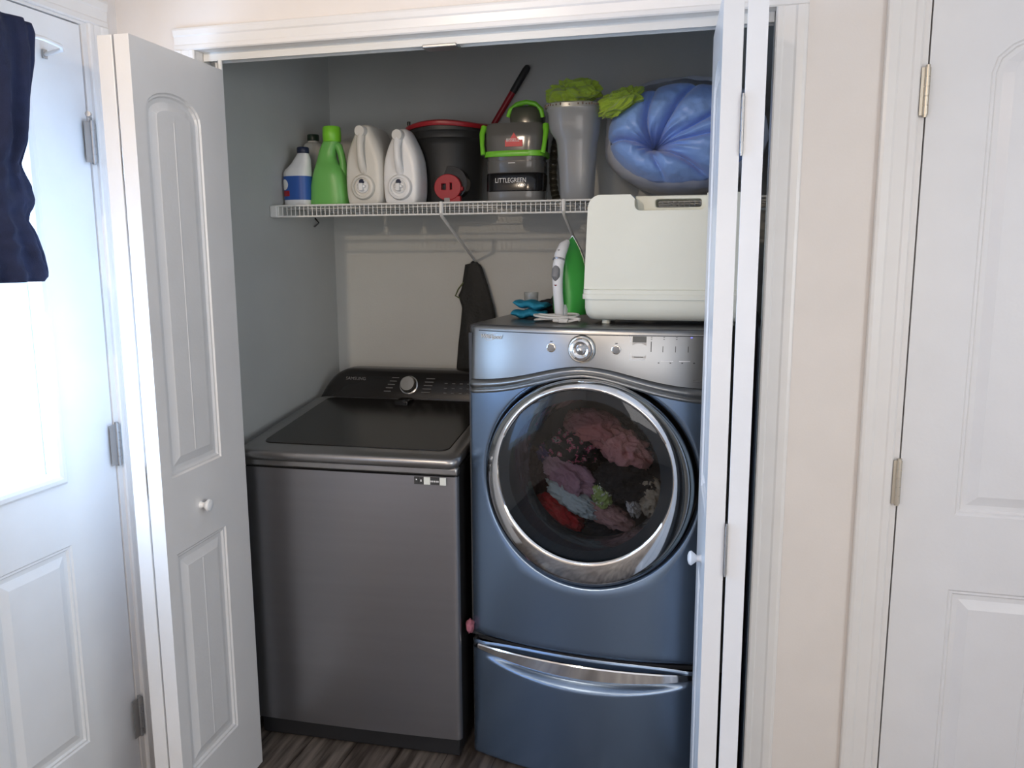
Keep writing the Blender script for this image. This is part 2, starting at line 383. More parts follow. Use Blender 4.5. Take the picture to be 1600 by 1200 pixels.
# baseboards
def base(name, x0, x1, y0, y1): st(MB().box(x0, x1, y0, y1, 0, .09).build(name, TRIM, bevel=.004))
base('baseboard_back', OPR+.07, D2L-.094, -.012, 0); base('baseboard_left', XL, XL+.012, -4.55, ED0-.11)
base('baseboard_right', XR-.012, XR, YR, 0); base('baseboard_rear', XL+.012, XR-.012, YR, YR+.012)

# ------------------------------------------------------------------ panel doors
def outline(s0, s1, z0, z1, arch, d, n=12):
    """panel outline inset by d; arch = rise of the arched head"""
    a, b_, c, t = s0+d, s1-d, z0+d, z1-d
    if not arch: return [(a, c), (b_, c), (b_, t), (a, t)]
    pts = [(a, c), (b_, c)]
    sp = z1-arch
    for k in range(n+1):
        th = PI*k/n; m = (a+b_)/2; hw = (b_-a)/2
        pts.append((m+hw*math.cos(th), sp+(arch-d*.9)*math.sin(th)**.85))
    return pts
RINGS = [(0, 0), (.004, .004), (.009, .0035), (.013, .009), (.024, .009), (.046, .002)]
def panel_face(mb, s0, s1, z0, z1, panels, P):
    """a door face (s, z) with moulded raised panels; P(s, z, depth) places it in space"""
    bm = bmesh.new(); es = []
    for lp in [[(s0, z0), (s1, z0), (s1, z1), (s0, z1)]] + [outline(*p, 0) for p in panels]:
        vv = [bm.verts.new((u, v, 0)) for u, v in lp]; es += [bm.edges.new((vv[i], vv[(i+1) % len(vv)])) for i in range(len(vv))]
    bmesh.ops.triangle_fill(bm, edges=es, use_beauty=True, use_dissolve=False); bm.verts.index_update()
    mb.add([P(v.co.x, v.co.y, 0) for v in bm.verts], [[v.index for v in f.verts] for f in bm.faces]); bm.free()
    for p in panels:
        loops = [[P(u, v, dep) for u, v in outline(*p, d)] for d, dep in RINGS]
        mb.grid(loops, True, False, True)
        d = .046; m = (p[0]+p[1])/2; c = p[2]+d+.002; t = (p[3]-p[4]*.35-d) if p[4] else p[3]-d-.002
        for mm in ([m] if p[1]-p[0] < .3 else [p[0]+(p[1]-p[0])*k/3 for k in (1, 2)]):
            q = [P(mm-.003, c, .002), P(mm+.003, c, .002), P(mm, c, .0009), P(mm-.003, t, .002), P(mm+.003, t, .002), P(mm, t, .0009)]
            mb.add(q, [(0, 2, 5, 3), (2, 1, 4, 5), (0, 1, 2), (3, 5, 4)])
def slab_box(mb, s0, s1, z0, z1, P, th):
    c = [P(s, z, d) for d in (0, th) for z in (z0, z1) for s in (s0, s1)]
    mb.add(c, [(4, 5, 7, 6), (0, 1, 5, 4), (2, 6, 7, 3), (0, 4, 6, 2), (1, 3, 7, 5)])
def hinge(parent, o, ax, z0, z1, m, leafdir=None, r=.0065, leafw=.028, parts=5):
    """knuckle barrel with thin leaves, o = (x, y)"""
    b = MB(); h = (z1-z0)/parts
    for k in range(parts): b.cyl((o[0], o[1], z0+k*h+.0008), (o[0], o[1], z0+(k+1)*h-.0008), r, n=12)
    b.cyl((o[0], o[1], z0-.004), (o[0], o[1], z1+.005), r*.75, n=10)
    if leafdir:
        for dx, dy, nx, ny in leafdir:
            x1, y1 = o[0]+dx*leafw, o[1]+dy*leafw
            b.box(min(o[0], x1)-abs(nx)*.001, max(o[0], x1)+abs(nx)*.001, min(o[1], y1)-abs(ny)*.001, max(o[1], y1)+abs(ny)*.001, z0, z1)
    return b.build('hinge', m, parent)

# exterior door in the left wall (half glazed)
SX = XL-.003
P = lambda s, z, d: (SX-d, s, z)
b = MB()
GZ0, GZ1, GY0, GY1 = .96, 1.985, -.875, -.315
bm_panels = [(-.565, -.317, .235, .795, 0), (-.875, -.627, .235, .795, 0)]
# face with glass hole
bm = bmesh.new(); es = []
for lp in [[(ED0, .012), (ED1, .012), (ED1, EDT), (ED0, EDT)], [(GY0+.02, GZ0+.02), (GY1-.02, GZ0+.02), (GY1-.02, GZ1-.02), (GY0+.02, GZ1-.02)]] + [outline(*p, 0) for p in bm_panels]:
    vv = [bm.verts.new((u, v, 0)) for u, v in lp]; es += [bm.edges.new((vv[i], vv[(i+1) % len(vv)])) for i in range(len(vv))]
bmesh.ops.triangle_fill(bm, edges=es, use_beauty=True, use_dissolve=False); bm.verts.index_update()
V_ = [v.co.copy() for v in bm.verts]; F_ = [[v.index for v in f.verts] for f in bm.faces]; bm.free()
b.add([P(v.x, v.y, 0) for v in V_], F_); b.add([P(v.x, v.y, .044) for v in V_], F_)
for p in bm_panels: b.grid([[P(u, v, dep) for u, v in outline(*p, d)] for d, dep in RINGS], True, False, True)
slabe = MB(); 
for q in ([(ED0, .012), (ED1, .012)], [(ED1, .012), (ED1, EDT)], [(ED1, EDT), (ED0, EDT)], [(ED0, EDT), (ED0, .012)]):
    (a0, c0), (a1, c1) = q; b.add([P(a0, c0, 0), P(a1, c1, 0), P(a1, c1, .044), P(a0, c0, .044)], [(0, 1, 2, 3)])
b.add(slabe.v, slabe.f); d1 = st(b.build('door_1', EXTD, smooth=False))
b = MB()
FR = [(0, 0), (.002, .006), (.008, .010), (.018, .011), (.026, .007), (.030, .0)]
b.grid([[(SX+h, y, z) for y, z in ((GY0+d, GZ0+d), (GY1-d, GZ0+d), (GY1-d, GZ1-d), (GY0+d, GZ1-d))] for d, h in FR], True)
b.grid([[(SX+h, y, z) for y, z in ((GY0+.03, GZ0+.03), (GY1-.03, GZ0+.03), (GY1-.03, GZ1-.03), (GY0+.03, GZ1-.03))] for h in (0, -.03)], True)
b.build('glazing_frame', EXTD, d1, ang=20)
MB().box(SX-.024, SX-.020, GY0+.02, GY1-.02, GZ0+.02, GZ1-.02).build('window_pane', WGLASS, d1, smooth=False)
for z0, z1 in ((1.782, 1.885), (.966, 1.080), (.145, .262)):
    hinge(d1, (XL+.006, ED1+.006), 'z', z0, z1, STEELH, [(0, -1, 1, 0)], r=.0075)
# sprung door stop on the top hinge
b = MB().tube([(XL+.006, ED1+.006, 1.894), (XL+.02, ED1-.012, 1.895), (XL+.032, ED1-.030, 1.898)], .003, 8); b.cyl((XL+.032, ED1-.030, 1.898), (XL+.036, ED1-.040, 1.899), .007, n=12)
b.build('door_stop', STEELH, d1)
b = MB().lathe([(.028, 0), (.028, .006), (.012, .010), (.012, .035), (.026, .045), (.028, .058), (.018, .068), (0, .07)], (SX, ED0+.07, .92), 'x')
b.build('door_knob', STEELH, d1)

# right hand door on the hall wall
P = lambda s, z, d: (s, -.004+d, z)
b = MB(); panel_face(b, D2L, D2R, .012, D2T, [(1.915, 2.44, 1.0-.055, 2.015, .10), (1.915, 2.44, .20, .765, 0)], P); slab_box(b, D2L, D2R, .012, D2T, P, .038)
d2 = st(b.build('door_2', DOORW, smooth=False))
for z0, z1 in ((1.833, 1.932), (.965, 1.068), (.13, .235)):
    hinge(d2, (D2L-.004, -.011), 'z', z0, z1, BRASS, [(-1, 0, 0, 1)], leafw=.012)
MB().lathe([(.03, 0), (.03, .006), (.012, .010), (.012, .035), (.026, .045), (.028, .058), (.018, .068), (0, .07)], (2.49, -.004, .93), 'y').build('door_knob', BRASS, d2)

# bifold doors -----------------------------------------------------
BZ0, BZ1, BT = .012, 2.027, .0375
def leaf(parent, p_fold, p_back, side, knob=None, panels=True):
    """leaf between two plan points; 'side' = +1 when the moulded face looks to the right of the fold->back direction"""
    a, c = Vector((*p_fold, 0)), Vector((*p_back, 0)); L = (c-a).length; t = (c-a)/L; n = Vector((t.y, -t.x, 0))*side
    P = lambda s, z, d: tuple(a + t*s - n*d + Vector((0, 0, z)))
    b = MB(); pans = [(.040, .268, 1.0, 1.925, .062), (.040, .268, .205, .805, 0)]
    panel_face(b, 0, L, BZ0, BZ1, pans, P); slab_box(b, 0, L, BZ0, BZ1, P, BT)
    o = b.build('door_panel', DOORW, parent, smooth=False, bevel=.0012)
    if knob:
        s, z = knob; p0 = Vector(P(s, z, 0)); q = lambda h: p0 + n*h
        k = MB().tube([q(0), q(.004), q(.010), q(.016), q(.022), q(.027), q(.030)], [.010, .008, .007, .012, .0165, .014, .006], 20)
        k.build('door_knob', WHP2, o)
    return o, P
d3 = bpy.data.objects.new('door_3', None); COL.objects.link(d3); st(d3)
leaf(d3, (.0919, -.376), (.0693, .0138), 1, (.157, .898))
leaf(d3, (.0110, -.378), (.0030, .0300), -1)
for z in (1.75, 1.0, .2): hinge(d3, (.0545, -.374), 'z', z-.035, z+.035, STEELH, [(0, 1, 1, 0)], r=.003, leafw=.03)
b = MB(); b.cyl((.052, .03, BZ1), (.052, .03, BZ1+.030), .006, n=12); b.cyl((.030, .048, BZ1-.004), (.030, .048, BZ1+.03), .005, n=12); b.each('track_pivot', WHITEW, d3)
d4 = bpy.data.objects.new('door_4', None); COL.objects.link(d4); st(d4)
leaf(d4, (1.3675, -.360), (1.341, .0138), -1, (.145, .868))
leaf(d4, (1.4480, -.360), (1.452, .0300), 1)
for z in (1.78, .945, .2): hinge(d4, (1.4085, -.362), 'z', z-.052, z+.052, STEELH, [(0, 1, 1, 0)], r=.0032, leafw=.03)
b = MB(); b.cyl((1.360, .03, BZ1-.01), (1.360, .03, BZ1+.030), .006, n=12); b.cyl((1.435, .048, BZ1-.01), (1.435, .048, BZ1+.03), .005, n=12); b.each('track_pivot', WHITEW, d4)

# ------------------------------------------------------------------ ceiling lamp behind the camera
lamp = thing('ceiling_lamp', 'small bare bulb ceiling lamp with white canopy', 'lamp', (.9, -2.9, H))
MB().lathe([(.06, 0), (.06, -.012), (.03, -.03), (.022, -.06), (0, -.06)]).build('canopy', TRIM, lamp)
MB().lathe([(.012, -.055), (.016, -.075), (.012, -.09)]).build('socket', TRIM, lamp)

spt = thing('ceiling_spotlight', 'small white ceiling spotlight aimed at the laundry closet', 'lamp', (.30, -2.0, H))
MB().lathe([(.045, 0), (.045, -.015), (.012, -.02), (.012, -.06), (0, -.06)]).build('canopy', TRIM, spt)
hd_ = (Vector((.55, .93, 1.25))-Vector((.30, -2.0, 2.30))).normalized(); q0 = Vector((0, 0, -.14))
MB().tube([q0-hd_*.10, q0-hd_*.095, q0+hd_*.02], [.02, .045, .05], 24, caps=False).build('shade', TRIM, spt, solid=.002)
MB().cyl((0, 0, -.05), tuple(q0-hd_*.09), .006, n=10).build('stem', TRIM, spt)
# ------------------------------------------------------------------ curtain
CXC, CYC = -.165, -.54
R_ = [(2.062, -.375), (2.045, -.366), (1.982, -.372), (1.898, -.392), (1.80, -.413), (1.745, -.442), (1.722, -.432), (1.70, -.418), (1.667, -.412), (1.652, -.418), (1.638, -.430), (1.622, -.436), (1.600, -.420), (1.576, -.408), (1.54, -.394), (1.501, -.386), (1.488, -.390), (1.484, -.402)]
rows = []
zz = np.linspace(2.062, 1.484, 60)
for z in zz:
    yr = np.interp(-z, [-a for a, _ in R_], [q for _, q in R_]); hw = yr-CYC
    row = []
    for k in range(120):
        a = 2*PI*k/120; pl_ = 1+.38*math.sin(11*a+z*3+math.sin(z*9))*min(1, abs(z-1.64)*8+.3)
        dep = .030-.012*sstep(1.80, 1.735, z)*sstep(1.60, 1.64, z); h2 = math.sqrt(max(.02**2, hw**2-dep**2))
        cr = .017*ridged(Vector((math.cos(a)*.9, math.sin(a)*.9, z*(4 if z > 1.74 else 16))), 1.6, 3)-.006
        row.append((CXC+math.cos(a)*(dep*pl_+cr), CYC+math.sin(a)*(h2*(.97+.03*math.sin(7*a+z*14))), z))
    rows.append(row)
cur = MB().grid(rows, True, True, True).build('curtain', CURT, ang=180)
tag(cur, 'navy blue curtain gathered into a knot in front of the glazed left door', 'curtain')
rod = thing('curtain_rod', 'thin white curtain rod with curved return, upper edge of left door', 'rod', (XL, -.30, 2.03))
b = MB().tube([(.075, -.62, .01), (.075, -.04, .01), (.072, .012, .006), (.060, .030, .002), (.03, .036, 0), (.001, .036, -.004)], .005, 10); b.build('rod', TRIM, rod)
MB().box(.0005, .004, .029, .043, -.014, .008).build('bracket', STEELH, rod, bevel=.001)

# ------------------------------------------------------------------ dryer and pedestal
DW = .70; BOW = .05
def bow(x, B=BOW): return -B*(1-((x-DW/2)/(DW/2))**2)
def edge(x, z, z0, z1, r=.018, d=.018, side=.012):
    e = 0
    for q, rr, dd in ((x, side, side), (DW-x, side, side), (z-z0, r, d), (z1-z, r*.5, d*.4)):
        if q < rr: e += dd*(1-math.sqrt(max(0, 1-((rr-q)/rr)**2)))
    return e
DRY = thing('dryer', 'slate grey front-loading dryer with chrome-ringed round glass door on matching pedestal', 'dryer', (.678, .2237, .394), -.0552)
DZ = .394        # local z = world z - DZ
def zs(x): return 1.182+.056*math.exp(-((x-.350)/.190)**2)-.008*sstep(.5, .7, x)*0
HC = (.358, .914); HR = .2985
x_s = [DW*k/60 for k in range(61)]
# front panel: polar rings from the door well out to the outline
poly = [(x, .402) for x in x_s] + [(DW, .402+(zs(DW)-.030-.402)*k/20) for k in range(1, 20)] + [(x, zs(x)-.018-.012*abs(x-.35)/.35) for x in reversed(x_s)] + [(0, .402+(zs(0)-.030-.402)*k/20) for k in range(19, 0, -1)]
def ray_out(th):
    dx, dz = math.cos(th), math.sin(th); best = 9
    for i in range(len(poly)):
        (x1, z1), (x2, z2) = poly[i], poly[(i+1) % len(poly)]
        ex, ez = x2-x1, z2-z1; den = dx*ez-dz*ex
        if abs(den) < 1e-12: continue
        t = ((x1-HC[0])*ez-(z1-HC[1])*ex)/den; s = ((x1-HC[0])*dz-(z1-HC[1])*dx)/den
        if t > 0 and -1e-6 <= s <= 1+1e-6: best = min(best, t)
    return best
N = 240; corners = [math.atan2(z-HC[1], x-HC[0]) for x, z in ((0, .402), (DW, .402), (DW, zs(DW)-.03), (0, zs(0)-.03))]
ths = sorted([2*PI*k/N-PI for k in range(N)]); 
for c in corners: ths[min(range(len(ths)), key=lambda i: abs(ths[i]-c))] = c
rows = []
for r0, dy in ((.2975, .075), (.2975, .03), (.299, .016), (.3015, .008), (.305, .003), (.3105, 0)):
    rows.append([(HC[0]+r0*math.cos(t), bow(HC[0]+r0*math.cos(t))+dy, HC[1]+r0*math.sin(t)-DZ) for t in ths])
for k in range(1, 15):
    row = []
    for t in ths:
        ro = ray_out(t); r = .3105+(max(ro, .3115)-.3105)*(1-(1-k/14)**1.6)
        x, z = HC[0]+r*math.cos(t), HC[1]+r*math.sin(t); x = max(0, min(DW, x))
        row.append((x, bow(x)+edge(x, z, .402, 9), z-DZ))
    rows.append(row)
MB().grid(rows, True).build('front_panel', SLATE, DRY, ang=60)
# door well lining, dark gap
MB().grid([[(HC[0]+r*math.cos(t), y, HC[1]+r*math.sin(t)-DZ) for t in ths] for r, y in ((.2985, .02), (.2985, .05), (.235, .05), (.235, .09))], True).build('door_seal', BLACKG, DRY, ang=30)
# silver swoosh handle line
for nm, za, zb, hh in (('trim_ridge', 0, -.019, .010), ('trim_ridge', -.018, -.029, .005)):
    rows = []
    for x in x_s:
        f = 1+.45*abs(x-.35)/.35; top = zs(x)+za*f; bot = zs(x)+zb*f
        if za: top = zs(x)+zb*0-.018*f
        rows.append([(x, bow(x)+edge(x, 1, 0, 9)-hh*math.sin(PI*k/8)+.001, top+(bot-top)*k/8-DZ) for k in range(9)])
    MB().grid(rows).build(nm, SLATEF, DRY, ang=80)
# control panel
rows = []
for j in range(25):
    t = j/24; row = []
    for x in x_s:
        z0, z1 = zs(x)+.0015, 1.343
        rr = .022
        if x < rr: z1 -= rr-math.sqrt(rr*rr-(rr-x)**2)
        if DW-x < rr: z1 -= rr-math.sqrt(rr*rr-(rr-(DW-x))**2)
        z = z0+(z1-z0)*t
        row.append((x, bow(x)+edge(x, z, 0, 9)+.010*t*t+.010*(1-math.sqrt(max(0, 1-(max(0, t-.93)/.0701)**2))), z-DZ))
    rows.append(row)
MB().grid(rows).build('control_panel', SLATEF, DRY, ang=60)
# cabinet and top
b = MB(); b.box(.002, .012, .0, .68, .402-DZ, 1.318-DZ); b.box(DW-.012, DW-.002, .0, .68, .402-DZ, 1.318-DZ)
b.box(.002, DW-.002, .66, .68, .402-DZ, 1.318-DZ); b.box(.002, DW-.002, .0, .68, .402-DZ, .412-DZ)
b.build('cabinet', mat('dark_slate_side', (.05, .052, .056), .4, metal=.3), DRY, smooth=False)
top = [(x, bow(x)*.94+.012) for x in x_s] + [(DW, .68), (0, .68)]
MB().prism(top, 1.316-DZ, 1.3425-DZ, 'z').build('top_panel', mat('dark_slate_top', (.10, .10, .105), .28, metal=.6), DRY, bevel=.006, seg=3)
# lid seam line
MB().tube([(x, bow(x)+.006, 1.326-DZ) for x in x_s[3:-3]], .0012, 6).build('seam', DARKP, DRY)
# feet are hidden; pedestal below.  Door
DOOR = MB()
C0, C1 = (.358, .914), (.354, .940)
RP = [(0, .2925, .012), (.0, .2938, -.004), (.04, .2920, -.012), (.3, .280, -.022), (.6, .265, -.029), (.9, .251, -.034), (1, .2450, -.034), (1, .2410, -.028)]
rows = []
for t, r, y in RP:
    cx, cz = C0[0]+(C1[0]-C0[0])*t, C0[1]+(C1[1]-C0[1])*t
    rows.append([(cx+r*math.cos(2*PI*k/128), bow(cx+r*math.cos(2*PI*k/128))*.6-.020+y, cz+r*math.sin(2*PI*k/128)-DZ) for k in range(128)])
door = DOOR.grid(rows, True).build('door', CHROME, DRY, ang=60)
yg = -.078
rows = [[(C1[0]+r*math.cos(2*PI*k/96), y, C1[1]+r*math.sin(2*PI*k/96)-DZ) for k in range(96)] for r, y in ((.2425, yg+.008), (.22, yg+.0045), (.16, yg+.002), (.08, yg+.0005), (.001, yg))]
MB().grid(rows, True, False, True).build('door_glass', DGLASS, door, ang=60)
rows = [[(C1[0]+dx+r*math.cos(2*PI*k/96), y, C1[1]+dz+r*math.sin(2*PI*k/96)-DZ) for k in range(96)] for r, y, dx, dz in ((.2435, yg+.014, 0, 0), (.212, yg+.012, 0, 0), (.208, yg+.03, .004, .0), (.202, .0, .008, -.004), (.200, .055, .010, -.010))]
MB().grid(rows, True).build('inner_ring', TINTR, door, ang=40)
# drum
DC = (.352, .914)
rows = [[(DC[0]+r*math.cos(2*PI*k/72), y, DC[1]+r*math.sin(2*PI*k/72)-DZ) for k in range(72)] for r, y in ((.22, .085), (.225, .10), (.285, .12), (.287, .60), (.27, .63), (.001, .63))]
MB().grid(rows, True).build('drum', mat('dull_drum_steel', (.10, .10, .11), .45, metal=.5), DRY, ang=40)
# knob and buttons
def yf(x, z): return bow(x)+.010*((z-zs(x))/(1.343-zs(x)))**2
kx, kz = .345, 1.287
b = MB(); b.lathe([(.0385, -.002), (.0385, .003), (.0358, .006), (.033, .004)], (kx, yf(kx, kz), kz-DZ), 'y', 48)
b.build('knob_ring', CHROMEW, DRY)
b = MB(); b.lathe([(.031, 0), (.031, .014), (.028, .020), (.0225, .022), (.019, .019), (.0, .017)], (kx, yf(kx, kz), kz-DZ), 'y', 48)
kn = b.build('cycle_knob', CHROME, DRY)
MB().lathe([(.0125, .017), (.012, .022), (.006, .026), (0, .027)], (kx, yf(kx, kz), kz-DZ), 'y', 24).build('knob_cap', mat('silver_cap', (.5, .5, .5), .2, metal=.9), kn)
for x in (.258, .437):
    z = 1.288; b = MB().lathe([(.0125, 0), (.0125, .003), (.0105, .004)], (x, yf(x, z), z-DZ), 'y', 32)
    o = b.build('button', CHROMEW, DRY); MB().lathe([(.0102, .0), (.0102, .004), (.008, .005), (0, .005)], (x, yf(x, z), z-DZ), 'y', 24).build('button_face', mat('button_grey', (.22, .21, .2), .4), o)
    MB().box(x-.003, x+.003, yf(x, z)-.001, yf(x, z)+.001, z+.016-DZ, z+.018-DZ).build('mark', TEXTD, o, smooth=False)
def onp(b, x0, x1, z0, z1, t=.0008):
    z0 -= .008; z1 -= .008
    y = [(yf(x, z)+.0002, x, z) for x in (x0, x1) for z in (z0, z1)]
    b.add([(x0, y[0][0]-t, z0-DZ), (x1, y[2][0]-t, z0-DZ), (x1, y[3][0]-t, z1-DZ), (x0, y[1][0]-t, z1-DZ), (x0, y[0][0]+t, z0-DZ), (x1, y[2][0]+t, z0-DZ), (x1, y[3][0]+t, z1-DZ), (x0, y[1][0]+t, z1-DZ)],
          [(0, 1, 2, 3), (4, 7, 6, 5), (0, 4, 5, 1), (1, 5, 6, 2), (2, 6, 7, 3), (3, 7, 4, 0)])
b = MB(); xs_ = [.474+(.668-.474)*k/12 for k in range(13)]
for i in range(12): onp(b, xs_[i], xs_[i+1], 1.3345, 1.3358)
onp(b, .473, .4745, 1.270, 1.3358); onp(b, .473, .512, 1.2692, 1.2705); onp(b, .553, .585, 1.2675, 1.2685); onp(b, .60, .628, 1.2672, 1.2685)
b.each('panel_outline', TEXTW, DRY, smooth=False)
b = MB(); onp(b, .479, .515, 1.316, 1.332); onp(b, .484, .508, 1.2765, 1.279); b.each('display', DISPLAY, DRY, smooth=False)
b = MB(); onp(b, .479, .515, 1.275, 1.3155, .0004); b.build('display_surround', mat('display_grey', (.26, .25, .24), .3, metal=.4), DRY, smooth=False)
b = MB(); onp(b, .5265, .5285, 1.292, 1.319)
for x in (.558, .590, .622): onp(b, x-.0008, x+.0008, 1.2915, 1.307)
for x in (.528, .560, .592): onp(b, x-.002, x+.002, 1.3295, 1.331); onp(b, x-.002, x+.002, 1.3245, 1.326)
for x in (.548, .578, .608, .638): onp(b, x-.002, x+.002, 1.262, 1.2645)
b.each('panel_mark', TEXTD, DRY, smooth=False)
b = MB(); onp(b, .627, .632, 1.3285, 1.3312, .0012); b.build('indicator_light', BLUELED, DRY, smooth=False)
lg = text('brand_lettering', 'Whirlpool', .017, TEXTW, DRY, (.074, yf(.074, 1.31)-.002, 1.305-DZ), rot=(PI/2, 0, -.24), shear=.25, sx=1.0)
sw = MB().tube([(.074+.020*math.cos(a)+.002, yf(.074+.02*math.cos(a), 1.31)-.002, 1.309+.0085*math.sin(a)+.006*math.cos(a)-DZ) for a in np.linspace(.5, 5.2, 24)], .0006, 5); sw.build('brand_swoosh', TEXTW, DRY)
text('badge', 'SteamDry', .009, TEXTG, DRY, (.655, yf(.655, 1.205)-.001, 1.205-DZ), rot=(PI/2, 0, .24))

PED = thing('dryer_pedestal', 'slate storage pedestal drawer with chrome pull strip, under the dryer', 'pedestal', (.678, .2237, 0), -.0552)
def lens(x, z):
    """scooped finger recess under the pull strip"""
    if not .045 < x < .645: return 0
    u = (x-.345)/.30; low = .340-.048*(1-u*u)
    q = (z-low)/(.352-low+1e-6)
    if q <= 0: return 0
    return .024*math.sin(min(1, q*1.6)*PI/2)**1.5*(1-abs(u)**4)
rows = []
for j in range(73):
    z = .012+(.386-.012)*j/72
    rows.append([(x, bow(x)*1.02+edge(x, z, .012, .386, r=.008, d=.008)+lens(x, z), z) for x in [DW*k/100 for k in range(101)]])
dr = MB().grid(rows).build('drawer', SLATE, PED, ang=50)
rows = []
for k in range(81):
    x = DW*k/80; u = (x-.345)/.345; lowz = .366-.030*max(0, 1-abs(u)**2.2)
    pr = [(0, .378), (-.004, .3775), (-.0065, .374), (-.0065, lowz+.003), (-.004, lowz), (.010, lowz)]
    rows.append([(x, bow(x)*1.02+edge(x, .2, 0, 1)+q, z) for q, z in pr])
MB().grid(rows).build('pull_strip', CHROME, dr, ang=25)
b = MB(); b.box(.002, .012, .006, .67, .012, .386); b.box(DW-.012, DW-.002, .006, .67, .012, .386); b.box(.002, DW-.002, .66, .67, .012, .386); b.prism([(x, bow(x)+.03) for x in x_s] + [(DW, .67), (0, .67)], .378, .390, 'z')
b.build('cabinet', mat('dark_slate_side', (.05, .052, .056), .4, metal=.3), PED, smooth=False)
b = MB()
for x in (.05, .65):
    for y in (.03, .62): b.cyl((x, y, 0), (x, y, .014), .018, n=16)
b.each('foot', DARKP, PED)
b = MB()
for x in (.06, .64):
    for y in (.05, .60): b.cyl((x, y, -.004), (x, y, .012), .02, n=16)
b.each('foot', DARKP, DRY)

# laundry behind the glass (dryer frame)
cs, sn = math.cos(-.0552), math.sin(-.0552)
def dl(px, py, y):
    """world point inside the drum at local depth y seen near photo pixel"""
    n = Vector((-sn, cs, 0)); o = Vector((.678, .2237, 0)); d = R2*((px-800)/F)-U2*((py-600)/F)+FW
    t = ((o-CAM).dot(n)+y)/d.dot(n); return CAM+d*t
CL = [  # name, label, cat, colour, centre px, depth, radii, seed, rot
 ('shirt', 'pink crumpled shirt, upper middle of the load behind the dryer glass', (.50, .20, .21), (930, 668), .16, (.075, .05, .050), 3, .25),
 ('shirt', 'pale pink crumpled shirt at the right of the load behind the dryer glass', (.55, .26, .26), (978, 702), .15, (.075, .05, .052), 11, .5),
 ('shirt', 'small pink bit of garment, top left end of the pink shirts in the dryer', (.48, .22, .22), (898, 660), .17, (.030, .03, .036), 31, .1),
 ('shirt', 'mauve ribbed shirt folded over in the middle left of the dryer load', (.40, .24, .33), (892, 745), .13, (.085, .05, .044), 5, .5),
 ('towel', 'pale blue cloth low in the middle of the dryer load', (.48, .58, .64), (895, 778), .115, (.085, .045, .030), 7, .55),
 ('shirt', 'bright red garment at the bottom left of the dryer load', (.42, .02, .03), (875, 800), .14, (.075, .05, .036), 9, .55),
 ('shirt', 'black garment with pink print in the centre of the dryer load', (.012, .012, .014), (893, 700), .155, (.075, .05, .052), 13, .2),
 ('leggings', 'black garment at the lower right of the dryer load', (.012, .012, .014), (975, 752), .145, (.085, .06, .056), 15, .2),
 ('sock', 'lime and white patterned garment between the black and blue laundry', (.30, .40, .13), (942, 772), .125, (.030, .03, .042), 17, -.2),
 ('towel', 'beige towel at the right edge of the dryer load', (.36, .31, .24), (1020, 778), .15, (.040, .05, .062), 19, -.4),
 ('sock', 'white and grey sock beside the beige towel in the dryer', (.45, .45, .47), (990, 790), .13, (.018, .03, .034), 21, -.3),
 ('shirt', 'dusty pink garment along the bottom right of the dryer load', (.42, .25, .26), (945, 800), .15, (.090, .05, .030), 23, .45),
 ('shirt', 'purple and blue garment at the upper left of the dryer load', (.10, .06, .20), (862, 708), .165, (.040, .04, .036), 25, 0),
 ('trousers', 'dark blue garment beneath everything at the bottom of the dryer load', (.02, .035, .07), (920, 822), .26, (.13, .05, .040), 27, 0),
 ('trousers', 'dark maroon garment at the back left of the dryer load', (.12, .04, .05), (850, 745), .30, (.08, .05, .10), 29, 0),
 ('jacket', 'dark grey garment at the back of the dryer load', (.03, .03, .035), (940, 715), .42, (.15, .06, .13), 33, 0),
]
for nm, lab, col, px, y, r, seed, rot in CL:
    c = dl(px[0], px[1], y)
    mt = printed('printed_cloth_dark', (col, (.45, .10, .18), (.40, .40, .38)), 45) if seed == 13 else printed('printed_cloth_lime', (col, (.6, .62, .55), (.10, .25, .08)), 60) if seed == 17 else printed('printed_cloth_purple', (col, (.5, .2, .4), (.03, .05, .3)), 35) if seed == 25 else cloth('laundry_'+nm+str(seed), col)
    o = crumple(nm, mt, (0, 0, 0), r, seed, amp=.34, sc_=1.7, sub=5, rot=rot)
    o.location = c; o.rotation_euler = (0, 0, -.0552); tag(o, lab, {'sock': 'sock', 'towel': 'towel', 'shirt': 'clothes'}.get(nm, 'clothes'), 'laundry inside the dryer')

# ------------------------------------------------------------------ washer
WW = .685
WSH = thing('washing_machine', 'dark stainless top-loading washing machine with black glass lid, beside the left closet wall', 'washing machine', (-.026, .1395, 0), .0414)
b = MB(); b.box(.004, WW-.004, .012, .69, .078, .930); b.build('cabinet', mat('washer_dark_side', (.028, .027, .027), .35, metal=.3), WSH, bevel=.008)
rows = []
for j in range(2):
    z = (.078, .904)[j]
    rows.append([(x, -.006*(1-((x-WW/2)/(WW/2))**2)+(.014*(1-math.sqrt(max(0, 1-((.014-min(x, WW-x))/.014)**2))) if min(x, WW-x) < .014 else 0), z) for x in [0, .001, .003, .006, .010, .014] + [WW*k/30 for k in range(1, 30)] + [WW-.014, WW-.010, WW-.006, WW-.003, WW-.001, WW]])
MB().grid(rows).build('front_panel', STAIN, WSH, ang=80)
b = MB().box(0, WW, -.004, .03, .907, .932); b.build('top_rail', STAINL, WSH, bevel=.006)
b = MB(); b.box(.012, WW-.012, .02, .66, .012, .079); b.build('base_skirt', DARKP, WSH, bevel=.004)
b = MB()
for x in (.06, .62):
    for y in (.06, .6): b.cyl((x, y, 0), (x, y, .014), .02, n=16)
b.each('foot', DARKP, WSH)
